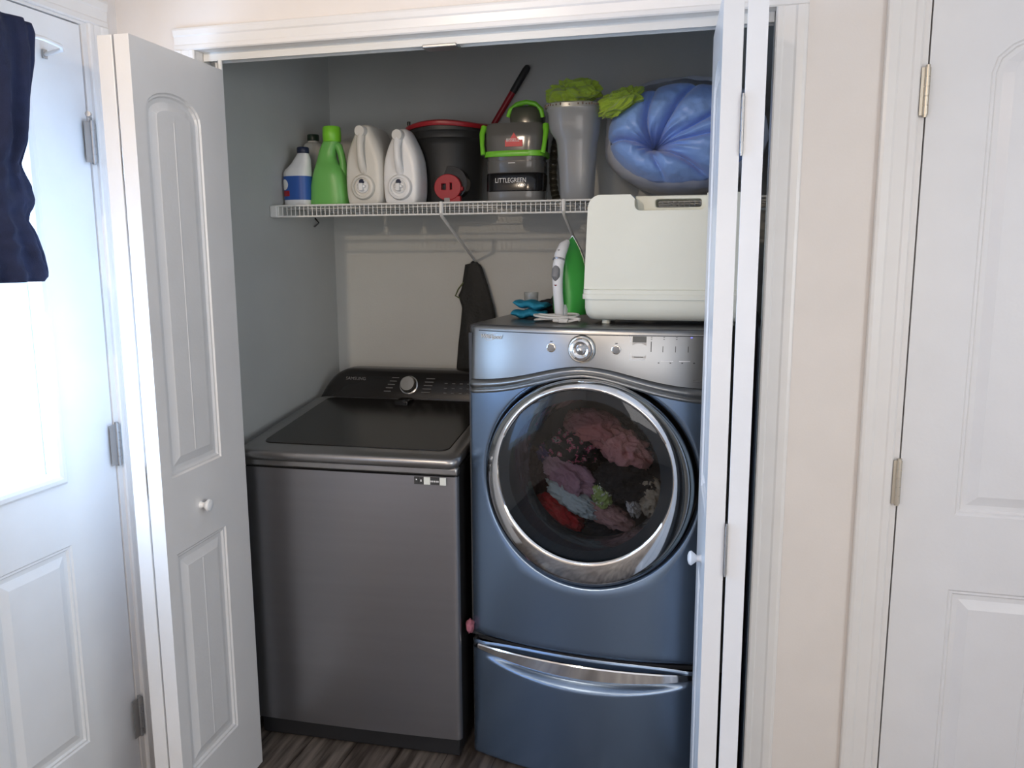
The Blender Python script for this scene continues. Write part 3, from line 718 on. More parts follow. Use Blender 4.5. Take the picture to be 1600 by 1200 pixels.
# lid: tilted frame with smoked glass
sl = .062/.56
def lz(y): return .958+sl*(y+.02)
def lidring(ins_x, y0, y1, dz, r): return [(u, v, lz(v)+dz) for u, v in rrect(-.004+ins_x, WW+.004-ins_x, y0, y1, r)]
b = MB(); b.grid([lidring(.006, -.012, .55, -.030, .03), lidring(.0, -.020, .552, -.022, .035), lidring(-.001, -.024, .552, -.012, .035), lidring(.001, -.022, .552, -.002, .035), lidring(.008, -.014, .550, .003, .03), lidring(.048, .050, .546, .001, .03)], True, True, False)
lid = b.build('lid', STAINL, WSH, ang=50)
MB().grid([lidring(.047, .049, .547, .0, .03), lidring(.049, .052, .544, .0035, .03)], True, False, True).build('lid_glass', LIDG, lid, ang=30)
MB().box(.322, .372, .470, .545, lz(.5)-.002, lz(.5)+.016).build('lid_latch', BLACKG, lid, bevel=.003)
# console
rows = []
for k in range(61):
    x = WW*k/60; q = min(x, WW-x)/.115; e = 1 if q >= 1 else math.sqrt(max(0, 1-(1-q)**2))**1.15
    h = .012+.100*e; y0 = .550
    prof = [(0, -.05), (.0, 0), (.012, .35), (.032, .70), (.052, .90), (.068, .985), (.085, 1.0), (.125, 1.0), (.138, .95), (.140, -.05)]
    rows.append([(x, y0+a, (1.010 if c >= 0 else .93)+max(c, 0)*h) for a, c in prof])
con = MB().grid(rows).build('console', mat('console_black', (.013, .012, .012), .22), WSH, ang=50)
kp = Vector((.342, .572, 1.072)); kn_ = Vector((0, -.90, .43)).normalized()
b = MB().tube([kp-kn_*.01, kp+kn_*.012, kp+kn_*.020, kp+kn_*.022], [.031, .030, .027, .0255], 40); b.build('cycle_dial', mat('dial_steel', (.45, .44, .42), .25, metal=.9), con)
MB().tube([kp-kn_*.008, kp+kn_*.001], [.035, .034], 40).build('dial_rim', CHROME, con)
def con_y(z):
    c = (z-1.010)/.112; return .550+float(np.interp(c, [0, .35, .70, .90], [0, .012, .032, .052]))
b = MB()
random.seed(4)
for k in range(5):
    z = 1.048+k*.0115; 
    b.box(.262+.006*k-.012, .262+.006*k+.014, con_y(z)-.0018, con_y(z)+.001, z, z+.0025)
    b.box(.408+.003*k-.016, .408+.003*k+.016, con_y(z)-.0018, con_y(z)+.001, z, z+.0025)
for i in range(6):
    for k in range(3):
        z = 1.048+k*.016; b.box(.475+i*.028, .475+i*.028+.011, con_y(z)-.0018, con_y(z)+.001, z, z+.002)
b.each('panel_mark', TEXTG, con, smooth=False)
text('brand_lettering', 'SAMSUNG', .017, TEXTG, con, (.135, con_y(1.087)-.003, 1.084), rot=(PI/2-.5, 0, 0))
# sticker strip on the front
z0, z1 = .880, .902; yy = -.0066
b = MB().box(.552, .664, yy-.0008, yy+.002, z0, z1); b = MB(); b.box(.585, .604, yy-.0008, yy+.003, z0, z1); b.box(.633, .652, yy-.0008, yy+.003, z0, z1)
sk, _ = b.each('sticker', mat('white_sticker', (.68, .70, .66), .5), WSH, smooth=False)
b = MB(); b.box(.556, .5685, yy-.0008, yy+.003, z0, z1); b.box(.5695, .584, yy-.0008, yy+.003, z0, z1); b.box(.605, .632, yy-.0008, yy+.003, z0, z1); b.each('sticker_tile', TEXTD, sk, smooth=False)
b = MB(); b.box(.561, .5645, yy-.0014, yy, z0+.012, z0+.016); b.box(.575, .5785, yy-.0014, yy, z0+.008, z0+.014)
for k in range(5): b.box(.606+k*.0052, .609+k*.0052, yy-.0014, yy, z0+.008, z0+.013)
b.each('sticker_mark', TEXTW, sk, smooth=False)

# dark flat board in the gap at the right of the dryer
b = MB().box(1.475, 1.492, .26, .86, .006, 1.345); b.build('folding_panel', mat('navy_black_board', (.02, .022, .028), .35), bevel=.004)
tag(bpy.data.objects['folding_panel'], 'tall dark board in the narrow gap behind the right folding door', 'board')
# pink sock between the machines
o = crumple('sock', cloth('pink_sock', (.35, .12, .16)), (0, 0, 0), (.012, .02, .022), 41, .3, 1.5, 3); o.location = (.676, .215, .43); tag(o, 'small pink sock poking out between the washer and the dryer', 'sock')

# ------------------------------------------------------------------ wire shelf
YS, ZS = .48, 1.697
SHF = thing('wire_shelf', 'white wire shelf across the closet above the washer and dryer', 'shelf', (0, YS, ZS))
b = MB(); r = .0014; xx = CX0+.012
ny = CYB-.006-YS
while xx < CX1-.008:
    b.tube([(xx, ny, 0), (xx, .004, 0), (xx, 0, -.004), (xx, 0, -.034)], r, 6); xx += .0153
o_ = b.build('deck_wires', WHITEW, SHF)
b = MB()
for y, z, rr in ((-.003, .001, .003), (-.003, -.034, .003), (.10, -.004, .0025), (.23, -.004, .0025), (.36, -.004, .0025), (ny, -.004, .0028)): b.cyl((CX0+.004, y, z), (CX1-.004, y, z), rr, n=8)
b.each('rod', WHITEW, SHF)
b = MB().box(CX0+.001, CX0+.026, -.012, .030, -.036, .002); b.build('end_bracket', WHITEW, SHF, bevel=.003)
b = MB().box(CX1-.026, CX1-.001, -.012, .030, -.036, .002); b.build('end_bracket', WHITEW, SHF, bevel=.003)
for xa, xb, zb in ((.515, .487, 1.512), (.905, .885, 1.525)):
    b = MB().tube([(xa, -.006, .004), (xa, -.009, -.030), (xa, 0, -.040), (xb, CYB-.012-YS, zb-ZS), (xb, CYB-.004-YS, zb-ZS-.012)], .0052, 8)
    o = b.build('brace', WHITEW, SHF); MB().box(xa-.006, xa+.006, -.009, .003, -.036, .004).build('clip', WHP2, o, bevel=.002)
b = MB()
for x in (.02, .42, .80, 1.2): b.box(x-.008, x+.008, CYB-.012-YS, CYB-.0005-YS, -.012, .010)
b.each('wall_clip', WHP2, SHF, bevel=.002)
MB().tube([(CX0+.001, .30, -.028), (CX0+.02, .29, -.045), (CX0+.006, .28, -.060)], .003, 6).build('hook', DARKP, SHF)
TOP = ZS+.002

# ------------------------------------------------------------------ bottles and jugs
def sect(cx, cy, rx, ry, z, n=32, p=2.6):
    out = []
    for k in range(n):
        a = 2*PI*k/n; c, s = math.cos(a), math.sin(a)
        out.append((cx+rx*math.copysign(abs(c)**(2/p), c), cy+ry*math.copysign(abs(s)**(2/p), s), z))
    return out
# bleach bottle with blue label
B1 = thing('bleach_bottle', 'white bottle with blue and red label and navy cap, leftmost on the wire shelf', 'bottle', (-.030, .575, TOP))
pr = [(0, 0, .044), (0, .004, .047), (0, .02, .0475), (0, .112, .047), (.002, .122, .044), (.008, .132, .038), (.013, .142, .033), (.018, .156, .028), (.021, .168, .022), (.022, .178, .017)]
MB().grid([sect(x, 0, r_, r_*.8, z) for x, z, r_ in pr], True, True, True).build('bottle', WHP2, B1)
lb = MB().grid([sect(0, 0, .0483, .0386, z) for z in (.022, .100)], True).build('label', BLUEL, B1)
def se(a, rx, ry, z, p=2.6): return (rx*math.copysign(abs(math.cos(a))**(2/p), math.cos(a)), ry*math.copysign(abs(math.sin(a))**(2/p), math.sin(a)), z)
MB().grid([[se(math.radians(a), .0489, .0392, z) for a in range(195, 262, 4)] for z in (.034, .052)]).build('label_band', REDP, lb)
b = MB().grid([[se(math.radians(233+21*t*math.cos(2*PI*k/28)), .0491, .0394, .072+.018*t*math.sin(2*PI*k/28)) for k in range(28)] for t in (1, .66, .33, .01)], True); b.build('label_roundel', WHP2, lb)
MB().lathe([(.019, .176), (.0205, .179), (.0205, .193), (.018, .196), (0, .196)], (.022, 0, 0)).build('cap', NAVYC, B1)
B2 = thing('white_bottle', 'white bottle with dark green cap, behind the blue-labelled bottle', 'bottle', (-.039, .710, TOP))
pr = [(0, .036), (.004, .039), (.19, .039), (.205, .037), (.222, .028), (.228, .018), (.236, .017)]
MB().grid([sect(0, 0, r_, r_, z) for z, r_ in pr], True, True, True).build('bottle', WHP, B2)
MB().lathe([(.0195, .233), (.0205, .236), (.0205, .252), (.019, .255), (0, .255)]).build('cap', mat('dark_green_cap', (.012, .03, .02), .4), B2)
# green jug
G = thing('green_jug', 'green plastic jug with bright green cap and side handle, left part of wire shelf', 'jug', (.076, .60, TOP))
pr = [(0, 0, .066), (0, .004, .070), (.0, .03, .070), (.0, .070, .066), (.002, .100, .060), (.001, .122, .052), (-.006, .140, .040), (-.008, .160, .032), (-.004, .185, .029), (.006, .203, .030), (.012, .216, .029)]
MB().grid([sect(x, 0, r_, min(.045, r_*.8), z) for x, z, r_ in pr], True, True, True).build('bottle', GREENJ, G)
MB().tube([(.018, 0, .208), (.036, 0, .196), (.044, 0, .172), (.049, 0, .145), (.050, 0, .115), (.044, 0, .090)], [.014, .013, .012, .012, .014, .018], 12).build('handle', GREENJ, G)
MB().tube([(-.012, -.040, .0+z) for z in (.01, .11)], .0015, 6).build('seam', GREENC, G)
MB().lathe([(.028, .212), (.030, .216), (.031, .235), (.030, .258), (.027, .262), (0, .262)], (.012, 0, 0)).build('cap', GREENC, G)
# press-tap detergent jugs
def tapjug(name, lab, x, wdt, hgt, m, grp='white press-tap detergent jugs on the shelf', y=.545, dep=.19):
    T = thing(name, lab, 'jug', (x, y, TOP), 0, grp)
    def oline(k, inset):
        """front outline: broad, rounded bottom, tapering to the vent cap"""
        out = []
        zs_ = [(0, .78), (.02, .88), (.10, .96), (.25, 1.0), (.45, .99), (.60, .93), (.72, .80), (.82, .62), (.90, .46), (.96, .34), (1.0, .24)]
        L = [(-w_*wdt/2, z*hgt) for z, w_ in zs_]; Rr = [(w_*wdt/2, z*hgt) for z, w_ in reversed(zs_)]
        c = (0, hgt*.45)
        return [((u-c[0])*(1-inset)+c[0], (v-c[1])*(1-inset*.7)+c[1]) for u, v in L+Rr]
    rows = []
    for yy, ins in ((0, .22), (.003, .14), (.010, .06), (.022, .015), (.035, 0), (dep-.04, 0), (dep-.015, .04), (dep, .15)):
        rows.append([(u+.0, yy, v+max(0, 0)) for u, v in oline(0, ins)])
    zmin = min(p[2] for r_ in rows for p in r_)
    rows = [[(p[0], p[1], p[2]-min(q[2] for q in r_)) for p in r_] for r_ in rows]
    MB().grid(rows, True, True, True).build('bottle', m, T, sub=1, ang=60)
    MB().tube([(0, -.004, hgt*.86), (-.001, -.014, hgt*.74), (0, -.015, hgt*.60), (.002, -.008, hgt*.47), (.002, .006, hgt*.42)], [.014, .0125, .012, .013, .014], 12).build('handle', m, T)
    MB().lathe([(.0185, -.02), (.0185, .014), (.0165, .018), (0, .018)], (0, .0, hgt*.895), 'y').build('vent_cap', mat('cap_white', (.62, .62, .60), .35), T)
    cz = hgt*.175+.012
    tp = MB().lathe([(.040, -.01), (.041, .006), (.037, .012), (.030, .014), (.029, .006), (0, .006)], (.002, 0, cz), 'y').build('tap_collar', m, T)
    b = MB().lathe([(.022, .005), (.022, .012), (.018, .014), (.017, .009), (0, .009)], (.001, 0, cz+.002), 'y'); b.box(-.006, .008, -.026, -.006, cz-.012, cz+.012); b.box(-.013, .015, -.020, -.006, cz-.002, cz+.006)
    b.build('tap_button', WHP2, tp, bevel=.002)
    MB().lathe([(.0085, .0), (.0085, .0135), (0, .0135)], (.0, 0, cz+.017), 'y', 20).build('tap_recess', NAVYC, tp)
tapjug('detergent_jug', 'larger off-white press-tap jug, between the green jug and the other white jug', .221, .136, .262, WHP)
tapjug('detergent_jug', 'smaller cool-white press-tap jug, right next to the black bucket', .350, .128, .243, WHP2, dep=.11)
# smoky jug behind
Jb = thing('grey_jug', 'smoky grey jug standing between the smaller white jug and black bucket', 'jug', (.262, .840, TOP))
pr = [(0, .052), (.01, .058), (.07, .056), (.13, .050), (.18, .040), (.215, .028), (.235, .02)]
MB().grid([sect(-.012*z/.2, 0, r_, r_*.9, z) for z, r_ in pr], True, True, True).build('bottle', mat('smoky_jug', (.16, .165, .16), .25), Jb)
MB().lathe([(.021, .232), (.022, .238), (.02, .255), (0, .256)], (-.014, 0, 0)).build('cap', DARKP, Jb)

# ------------------------------------------------------------------ black bucket with red lid
BK = thing('bucket', 'black tapered bucket with dark red lid and red latch on the wire shelf', 'bucket', (.4510, .758, TOP))
BKS = 1.047
pr = [(.098, 0), (.100, .004), (.104, .08), (.112, .185), (.118, .20), (.126, .205), (.128, .222), (.134, .226), (.134, .243)]
pr = [(a*BKS, b_*1.07) for a, b_ in pr]
MB().lathe(pr, n=64).build('tub', BLACKR, BK, ang=50)
rows = []
for r_, z in [(a*BKS, b_+.016) for a, b_ in ((.141, .236), (.144, .242), (.143, .249), (.134, .254), (.10, .260), (.05, .262), (.001, .262))]:
    rows.append([(r_*math.cos(2*PI*k/64), r_*math.sin(2*PI*k/64), z+.014*max(0, math.cos(2*PI*k/64-1.2))*r_/.14*.4+.003*math.sin(2*PI*k/64*3)) for k in range(64)])
ld = MB().grid(rows, True, True, True).build('lid', REDD, BK)
MB().lathe([(.006, 0), (.006, .012), (0, .013)], (-.125, -.06, .270), n=12).build('lid_peg', DARKP, ld)
ly = -.112
b = MB().prism(circ(.035, .072, .060, 36, .056), ly+.003, ly+.04, 'y'); b.build('port_hood', BLACKG, BK, bevel=.004)
out = circ(.031, .058, .047, 30, .043)
hole = [(.009, .050), (.025, .050), (.025, .070), (.009, .070)]; hole2 = [(.039, .050), (.046, .050), (.046, .072), (.039, .072)]
ltc = MB().prism(out, ly-.012, ly+.008, 'y', [hole, hole2]).build('latch', REDP, BK, bevel=.002)
b = MB().box(.029, .075, ly-.010, ly+.008, .006, .030); b.box(.071, .083, ly-.008, ly+.01, .046, .060); b.build('latch_tab', REDP, ltc, bevel=.003)
MB().box(.019, .039, ly-.014, ly+.004, .004, .024).build('latch_foot', mat('grey_foot', (.3, .3, .3), .4), ltc, bevel=.002)
# brush
p0, p1 = at(716, 288, .908), at(826, 102, .908); dd = (p1-p0).normalized()
BR = thing('brush', 'long red and black brush handle sticking up behind the small carpet cleaner', 'brush', p0)
m_ = p1-p0
MB().tube([(0, 0, 0), m_*.5, m_*.80], [.009, .010, .0115], 12).build('handle', REDP, BR)
MB().tube([m_*.78, m_*.86, m_*.96, m_*.99, m_], [.0122, .0125, .0125, .010, .004], 12).build('grip', BLACKR, BR)
b = MB().box(-.05, .05, -.012, .012, TOP-p0.z+.001, TOP-p0.z+.035); b.tube([(0, 0, TOP-p0.z+.03), (0, 0, 0)], .009, 10); b.build('brush_head', BLACKR, BR, bevel=.004)

# ------------------------------------------------------------------ small carpet cleaner
CC = thing('carpet_cleaner', 'small carpet cleaner with clear tanks, lime green handle and black body on wire shelf', 'carpet cleaner', (.722, .630, TOP))
def sq(rx, ry, z, p=4, n=48, cx=0, cy=0): return sect(cx, cy, rx, ry*(.75 if ry > .07 else 1), z, n, p)
MB().grid([sq(.090, .088, 0), sq(.092, .09, .004), sq(.092, .09, .035)], True, True, True).build('base', GREYB, CC)
bd = MB().grid([sq(.091, .089, .035), sq(.0935, .0925, .038), sq(.0935, .0925, .088), sq(.092, .090, .092)], True, True, True).build('body', BLACKG, CC)
MB().grid([sq(.090, .088, .092), sq(.092, .09, .095), sq(.092, .09, .13)], True, True, True).build('lower_tank', GREYT, CC)
MB().grid([sq(.088, .086, .130), sq(.094, .088, .150), sq(.097, .088, .200), sq(.095, .086, .238), sq(.088, .08, .246)], True, True, True).build('upper_tank', GREYT, CC)
MB().grid([sq(.052, .06, .244, 3, cx=.035), sq(.054, .06, .270, 3, cx=.035), sq(.048, .055, .292, 3, cx=.035), sq(.03, .04, .298, 3, cx=.035)], True, True, True).build('tank_cover', OLIVE, CC)
b = MB(); b.grid([sq(.097, .0945, .142), sq(.100, .0965, .144), sq(.100, .0965, .158), sq(.097, .0945, .160)], True)
bn = b.build('handle_band', LIME, CC)
b = MB()
for s in (-1, 1): b.tube([(s*.097, -.058, .150), (s*.101, -.054, .18), (s*.104, -.044, .215), (s*.100, -.03, .238)], [.008, .007, .009, .011], 10)
b.each('handle_arm', LIME, bn)
b = MB().tube([(-.022, -.03, .268), (-.012, -.035, .288), (.010, -.038, .303), (.040, -.04, .308), (.068, -.038, .302), (.086, -.035, .285), (.090, -.03, .262)], [.007, .008, .008, .008, .008, .008, .007], 10); b.build('carry_handle', LIME, CC)
cc_y = -.0706
text('lettering', 'LITTLEGREEN', .0205, TEXTW, bd, (-.004, cc_y, .062), ext=.0004, sx=.82)
text('lettering', 'PRO', .015, TEXTW, bd, (.030, cc_y, .049), ext=.0004)
lgm = MB().prism([(-.022, .172), (.034, .172), (.034, .192), (.020, .192), (.006, .214), (-.008, .192), (-.022, .192)], -.0685, -.062, 'y').build('emblem', mat('logo_red', (.55, .02, .03), .4), CC, smooth=False)
text('lettering', 'BISSELL', .0135, TEXTW, lgm, (.003, -.0690, .187), ext=.0006)
MB().box(-.012, .010, -.0695, -.064, .121, .1235).build('level_mark', TEXTW, CC, smooth=False)
# ribbed hose hanging in a loop at its right
pts = []; rs = []
for k in range(121):
    t = k/120; a = -1.15+2.3*t; pts.append((.121-.028*math.cos(a)+.012, .06+.02*math.sin(a*1.0), .122-.108*math.sin(-a)/math.sin(1.15))); rs.append(.0125+.0022*math.sin(k*PI*.9))
MB().tube(pts, rs, 14).build('hose', mat('hose_olive', (.045, .043, .033), .45), CC)

# ------------------------------------------------------------------ frosted tub + green cloths
TB = thing('frosted_container', 'tall frosted plastic container with dotted rim on the wire shelf, green cloth on top', 'container', (.922, .585, TOP))
def tsec(x0, x1, z, ry): return sect((x0+x1)/2, 0, (x1-x0)/2, ry, z, 48, 3.4)
lv = [(0, -.042, .052, .06), (.004, -.045, .054, .062), (.10, -.050, .058, .066), (.172, -.056, .062, .07), (.185, -.060, .064, .072), (.205, -.074, .068, .078), (.225, -.080, .070, .080), (.262, -.083, .072, .082), (.270, -.088, .076, .086), (.276, -.088, .076, .086)]
MB().grid([tsec(a, c, z, ry) for z, a, c, ry in lv], True, True, True).build('tub', TUB, TB, ang=30)
tl = MB().grid([tsec(-.090, .078, z, .088) for z in (.276, .286)] + [tsec(-.084, .072, .290, .082)], True, False, True).build('lid', TUB, TB, ang=30)
b = MB()
for k in range(44):
    a = 2*PI*k/44; c, s = math.cos(a), math.sin(a); x = -.006+.0845*math.copysign(abs(c)**(2/3.4), c); y = .0885*math.copysign(abs(s)**(2/3.4), s)
    h = .003+.002*((k*7) % 3); b.box(x-.002, x+.002, y-.001, y+.001, .2785, .2785+h)
b.build('rim_dots', mat('brown_dots', (.10, .06, .04), .6), tl, smooth=False)
def drape(name, m, pts, rad, thick, loc, lab, seed, parent=None):
    """rumpled folded cloth: several folded lobes merged by a remesh"""
    b = MB(); random.seed(seed)
    bm = bmesh.new()
    for (x, y, z, rx, ry, rz, ro) in pts:
        t = bmesh.new(); bmesh.ops.create_icosphere(t, subdivisions=4, radius=1)
        Rm = Matrix.Rotation(ro, 3, 'Y')
        for v in t.verts:
            p = v.co.copy(); d = 1+.42*(ridged(p*.9+Vector((x*31+seed, y*17, z*23)), 1.5, 3)-.5); p *= d
            v.co = Rm @ Vector((p.x*rx, p.y*ry, p.z*rz))+Vector((x, y, z))
        t.verts.index_update(); base_ = len(b.v); b.v += [tuple(v.co) for v in t.verts]; b.f += [[v.index+base_ for v in f.verts] for f in t.faces]; t.free()
    o = b.build(name, m, parent, ang=180)
    rm = o.modifiers.new('remesh', 'REMESH'); rm.mode = 'VOXEL'; rm.voxel_size = .0026; rm.use_smooth_shade = True
    o.location = loc
    return o
c = at(895, 143, .56)
o = crumple('cleaning_cloth', GCLOTH, (0, 0, 0), (.074, .050, .040), 7, .46, 1.05, 6, rot=-.06, oc=3); o.location = (c.x, .575, TOP+.322)
tag(o, 'lime green cloth bunched on top of the frosted container', 'cloth')
c = at(968, 158, .56)
o = crumple('cleaning_cloth', GCLOTH, (0, 0, 0), (.068, .042, .032), 12, .46, 1.05, 6, rot=-.35, oc=3); o.location = (c.x, .575, c.z)
tag(o, 'lime green cloth sagging between the frosted container and blue comforter', 'cloth')

# ------------------------------------------------------------------ rolled comforter in a plastic bag
_c = at(1064, 207, .60); CMX, CMZ = _c.x, _c.z; RX, RZ = .226, .150
CM = (CMX, .66, CMZ)
SW = (at(1016, 226, .62).x-CMX, at(1016, 226, .62).z-CMZ)
seams = [math.radians(a) for a in (187, 118, 76, 36, 12, -62, -108)]
deep = [1, .9, 1, .75, .6, .95, .4]
def adist(a, b_): 
    d = (a-b_+PI) % (2*PI)-PI; return abs(d)
rows = []
NT, NR = 288, 44
for j in range(NR+1):
    r = j/NR; row = []
    for k in range(NT):
        a = 2*PI*k/NT
        ex, ez = RX*math.cos(a), RZ*math.sin(a)
        px_, pz_ = SW[0]*(1-r)**1.0+ex*r, SW[1]*(1-r)**1.0+ez*r
        cr = 0
        for s_, dp in zip(seams, deep):
            da = adist(a+.25*math.sin(r*3+s_*2)*(.5), s_); cr = max(cr, dp*math.exp(-(da*(.10+r)/.06)**1.0))
        puff = math.sin(PI*min(1, r*.92+.04))**.65
        wr = ridged(Vector((px_*9, pz_*9, 2)), 1.2, 3)-.5
        rad = Vector((math.cos(a*16+2*math.sin(a*3)), r*2, 0)); wr2 = .010*math.exp(-((r-.18)/.2)**2)*math.sin(a*15+4*r+2*math.sin(a*2))
        y = -.100*puff*(1-.75*cr)+.110*math.exp(-(r/.16)**2)-.014*wr+wr2
        sc2 = 1-.05*cr*r
        row.append((px_*sc2, y, pz_*sc2))
    rows.append(row)
for j, (yy, s_) in enumerate(((.05, 1.0), (.15, 1.0), (.22, .98), (.255, .90))):
    rows.append([(RX*math.cos(2*PI*k/NT)*s_, yy, RZ*math.sin(2*PI*k/NT)*s_) for k in range(NT)])
o = MB().grid(rows, True, False, True).build('comforter', COMF, ang=180); o.location = CM
tag(o, 'puffy blue rolled comforter in a clear white bag at right end of wire shelf', 'comforter')
rows = []
for j in range(25):
    t = j/24; row = []
    yy = -.045+.305*t
    for k in range(160):
        a = 2*PI*k/160; c_, s_ = math.cos(a), math.sin(a)
        g = 1.13-.16*max(0, 1-t/.28)**2+.030*(ridged(Vector((c_*2, s_*2, t*2.5)), 1.3, 3)-.4)*1.4
        if t < .1: g += .012*math.sin(a*9)*(.1-t)*10
        g += .05*max(0, math.cos(a-math.radians(125)))**6*(1-t)
        x_, z_ = RX*c_*g, RZ*1.02*s_*g
        x_ = max(min(x_, .30), 1.000-CMX); z_ = max(z_, TOP+.001-CMZ)
        y_ = yy+(.045*math.cos(a+2.4)+.012*math.sin(5*a))*(1-t)+(-.055)*max(0, -s_)*(1-t)
        row.append((x_, min(y_, .262), z_))
    rows.append(row)
o = MB().grid(rows, True).build('plastic_bag', BAGM, ang=180); o.location = CM
tag(o, 'thin white translucent plastic bag wrapped round the blue comforter', 'bag')

# ------------------------------------------------------------------ ivory case on the dryer
CSX0, CSX1, CY0 = 1.000, 1.462, .285
CS = thing('storage_case', 'ivory plastic carrying case with recessed handle on top of the dryer', 'case', ((CSX0+CSX1)/2, CY0, 1.3435))
hw = (CSX1-CSX0)/2; dp = .178
def cring(w_, y0, y1, z, r=.03): return [(u, v, z) for u, v in rrect(-w_, w_, y0, y1, r)]
MB().grid([cring(hw-.030, .03, dp-.02, .010, .02), cring(hw-.012, .014, dp-.010, .013), cring(hw-.003, .004, dp-.003, .028), cring(hw, 0, dp, .045), cring(hw, 0, dp, .070)], True, True, False).build('base', CREAM, CS, ang=50)
MB().grid([cring(hw+.006, -.006, dp, z) for z in (.070, .0715, .082, .083)] + [cring(hw+.004, -.004, dp, .0855), cring(hw+.004, -.004, dp, .096), cring(hw, 0, dp, .098)], True, True, True).build('rim', CREAM, CS, ang=20)
# lid outline with handle notch
nx0, nx1 = -.092, .098; zt = .356
ol = []
def arc(cx, cz, r, a0, a1, n=8): return [(cx+r*math.cos(math.radians(a0+(a1-a0)*k/n)), cz+r*math.sin(math.radians(a0+(a1-a0)*k/n))) for k in range(n+1)]
ol += [(-hw+.001, .098), (hw-.001, .098)]; ol += arc(hw-.045, zt-.035, .035, 0, 90); ol += [(nx1+.012, zt)] + arc(nx1+.002, zt-.010, .010, 90, 180, 4)[0:1]
ol += [(nx1, zt-.012)] + arc(nx1-.016, zt-.028, .016, 0, -90, 5) + arc(nx0+.016, zt-.028, .016, -90, -180, 5) + [(nx0, zt-.012), (nx0-.012, zt)]
ol += arc(-hw+.045, zt-.035, .035, 90, 180)
lidc = MB().prism(ol, .0, dp-.004, 'y').build('lid', CREAM, CS, bevel=.010, seg=4, ang=40)
hb = [(nx0-.004, zt-.048), (nx1+.004, zt-.048), (nx1+.004, zt-.002), (nx0-.004, zt-.002)]
MB().prism(hb, .055, dp-.03, 'y', [rrect(nx0+.052, nx1-.014, zt-.034, zt-.012, .006, 4)]).build('handle', CREAM, lidc, bevel=.003)
b = MB()
for x in (-hw+.06, hw-.06):
    for y in (.04, dp-.04): b.cyl((x, y, 0), (x, y, .014), .012, n=14)
b.each('foot', CREAM, CS)

# ------------------------------------------------------------------ iron
IR = thing('steam_iron', 'green and white steam iron standing on its heel on the dryer', 'iron', (.925, .405, 1.357), math.radians(-14))
# local: soleplate plane at y = +.05 (normal +y), handle towards -y, up = z
def sole(d, sx, h0=0., zt_=.236):
    pts = []
    zz_ = [0, .02, .06, .10, .14, .17, .195, .215, .228, .236]; ww = [.050, .054, .056, .053, .045, .036, .026, .015, .007, .001]
    L = [(-w_*sx, h0+z*(zt_/.236)) for z, w_ in zip(zz_, ww)]; R_s = [(w_*sx, h0+z*(zt_/.236)) for z, w_ in reversed(list(zip(zz_, ww)))]
    return [(u, d, v) for u, v in L+R_s]
MB().grid([sole(.060, 1), sole(.056, 1.03), sole(.050, 1.03), sole(.048, 1.0)], True, True, True).build('soleplate', mat('soleplate_steel', (.62, .62, .60), .25, metal=.7), IR, ang=40)
MB().grid([sole(.048, .97, .002, .230), sole(.030, .96, .002, .222), sole(.010, .82, .002, .205), sole(-.008, .60, .002, .185), sole(-.018, .40, .004, .165)], True, True, True).build('body', IRONG, IR, ang=50)
hp_ = [(0, .012, .216), (0, -.012, .204), (0, -.036, .180), (0, -.050, .145), (0, -.054, .110), (0, -.051, .070), (0, -.044, .035), (0, -.038, .004)]
hr = [.009, .015, .017, .0165, .0155, .0145, .0145, .0145]
hd = MB().tube(hp_, hr, 18).build('handle', IRONW, IR)
MB().grid([sq(.017, .020, .0, 3, 32, 0, -.024), sq(.017, .020, .02, 3, 32, 0, -.022), sq(.012, .012, .034, 3, 32, 0, -.016)], True, True, True).build('heel', IRONW, IR)
MB().tube([(0, -.0565, .150), (0, -.0635, .138), (0, -.0665, .118), (0, -.062, .102)], [.006, .012, .0125, .004], 16).build('thumb_pad', IRONB, hd)
b = MB(); b.tube([(-.010, -.036, .190), (0, -.047, .193), (.010, -.036, .190)], .0022, 6); b.build('steam_button', IRONB, hd)
b = MB(); b.tube([(.017*math.cos(a), -.043-.017*math.sin(a)*.9, .165+.006*math.sin(a)) for a in np.linspace(.1, PI-.1, 12)], .003, 8); b.build('steam_dial', mat('dial_silver', (.5, .5, .52), .2, metal=.8), hd)
b = MB(); b.tube([(-.007, -.063, .094), (0, -.068, .092), (.007, -.063, .094)], .0022, 6); b.build('switch', mat('switch_red', (.2, .03, .03), .5), hd)
# cord
random.seed(8); pts = []
for k in range(170):
    a = k/170*2*PI*3.6; t = k/170
    pts.append((.058*math.cos(a)*(1+.16*math.sin(a*.41+1)), .040*math.sin(a)*(1+.15*math.cos(a*.37)), .0045+.016*t+.003*math.sin(a*1.7)))
pts += [(.075, -.04, .012), (.040, -.052, .005), (.012, -.050, .005)]
CR = thing('power_cord', 'white power cord coiled at the foot of the steam iron', 'cord', (.912, .345, 1.3435))
MB().tube(pts, .0035, 8).build('cable', CORD, CR)
b = MB().box(.016, .044, -.060, -.044, .001, .013); b.cyl((.016, -.052, .007), (-.002, -.052, .007), .006, .004, 12); b.build('plug', CORD, CR, bevel=.003)

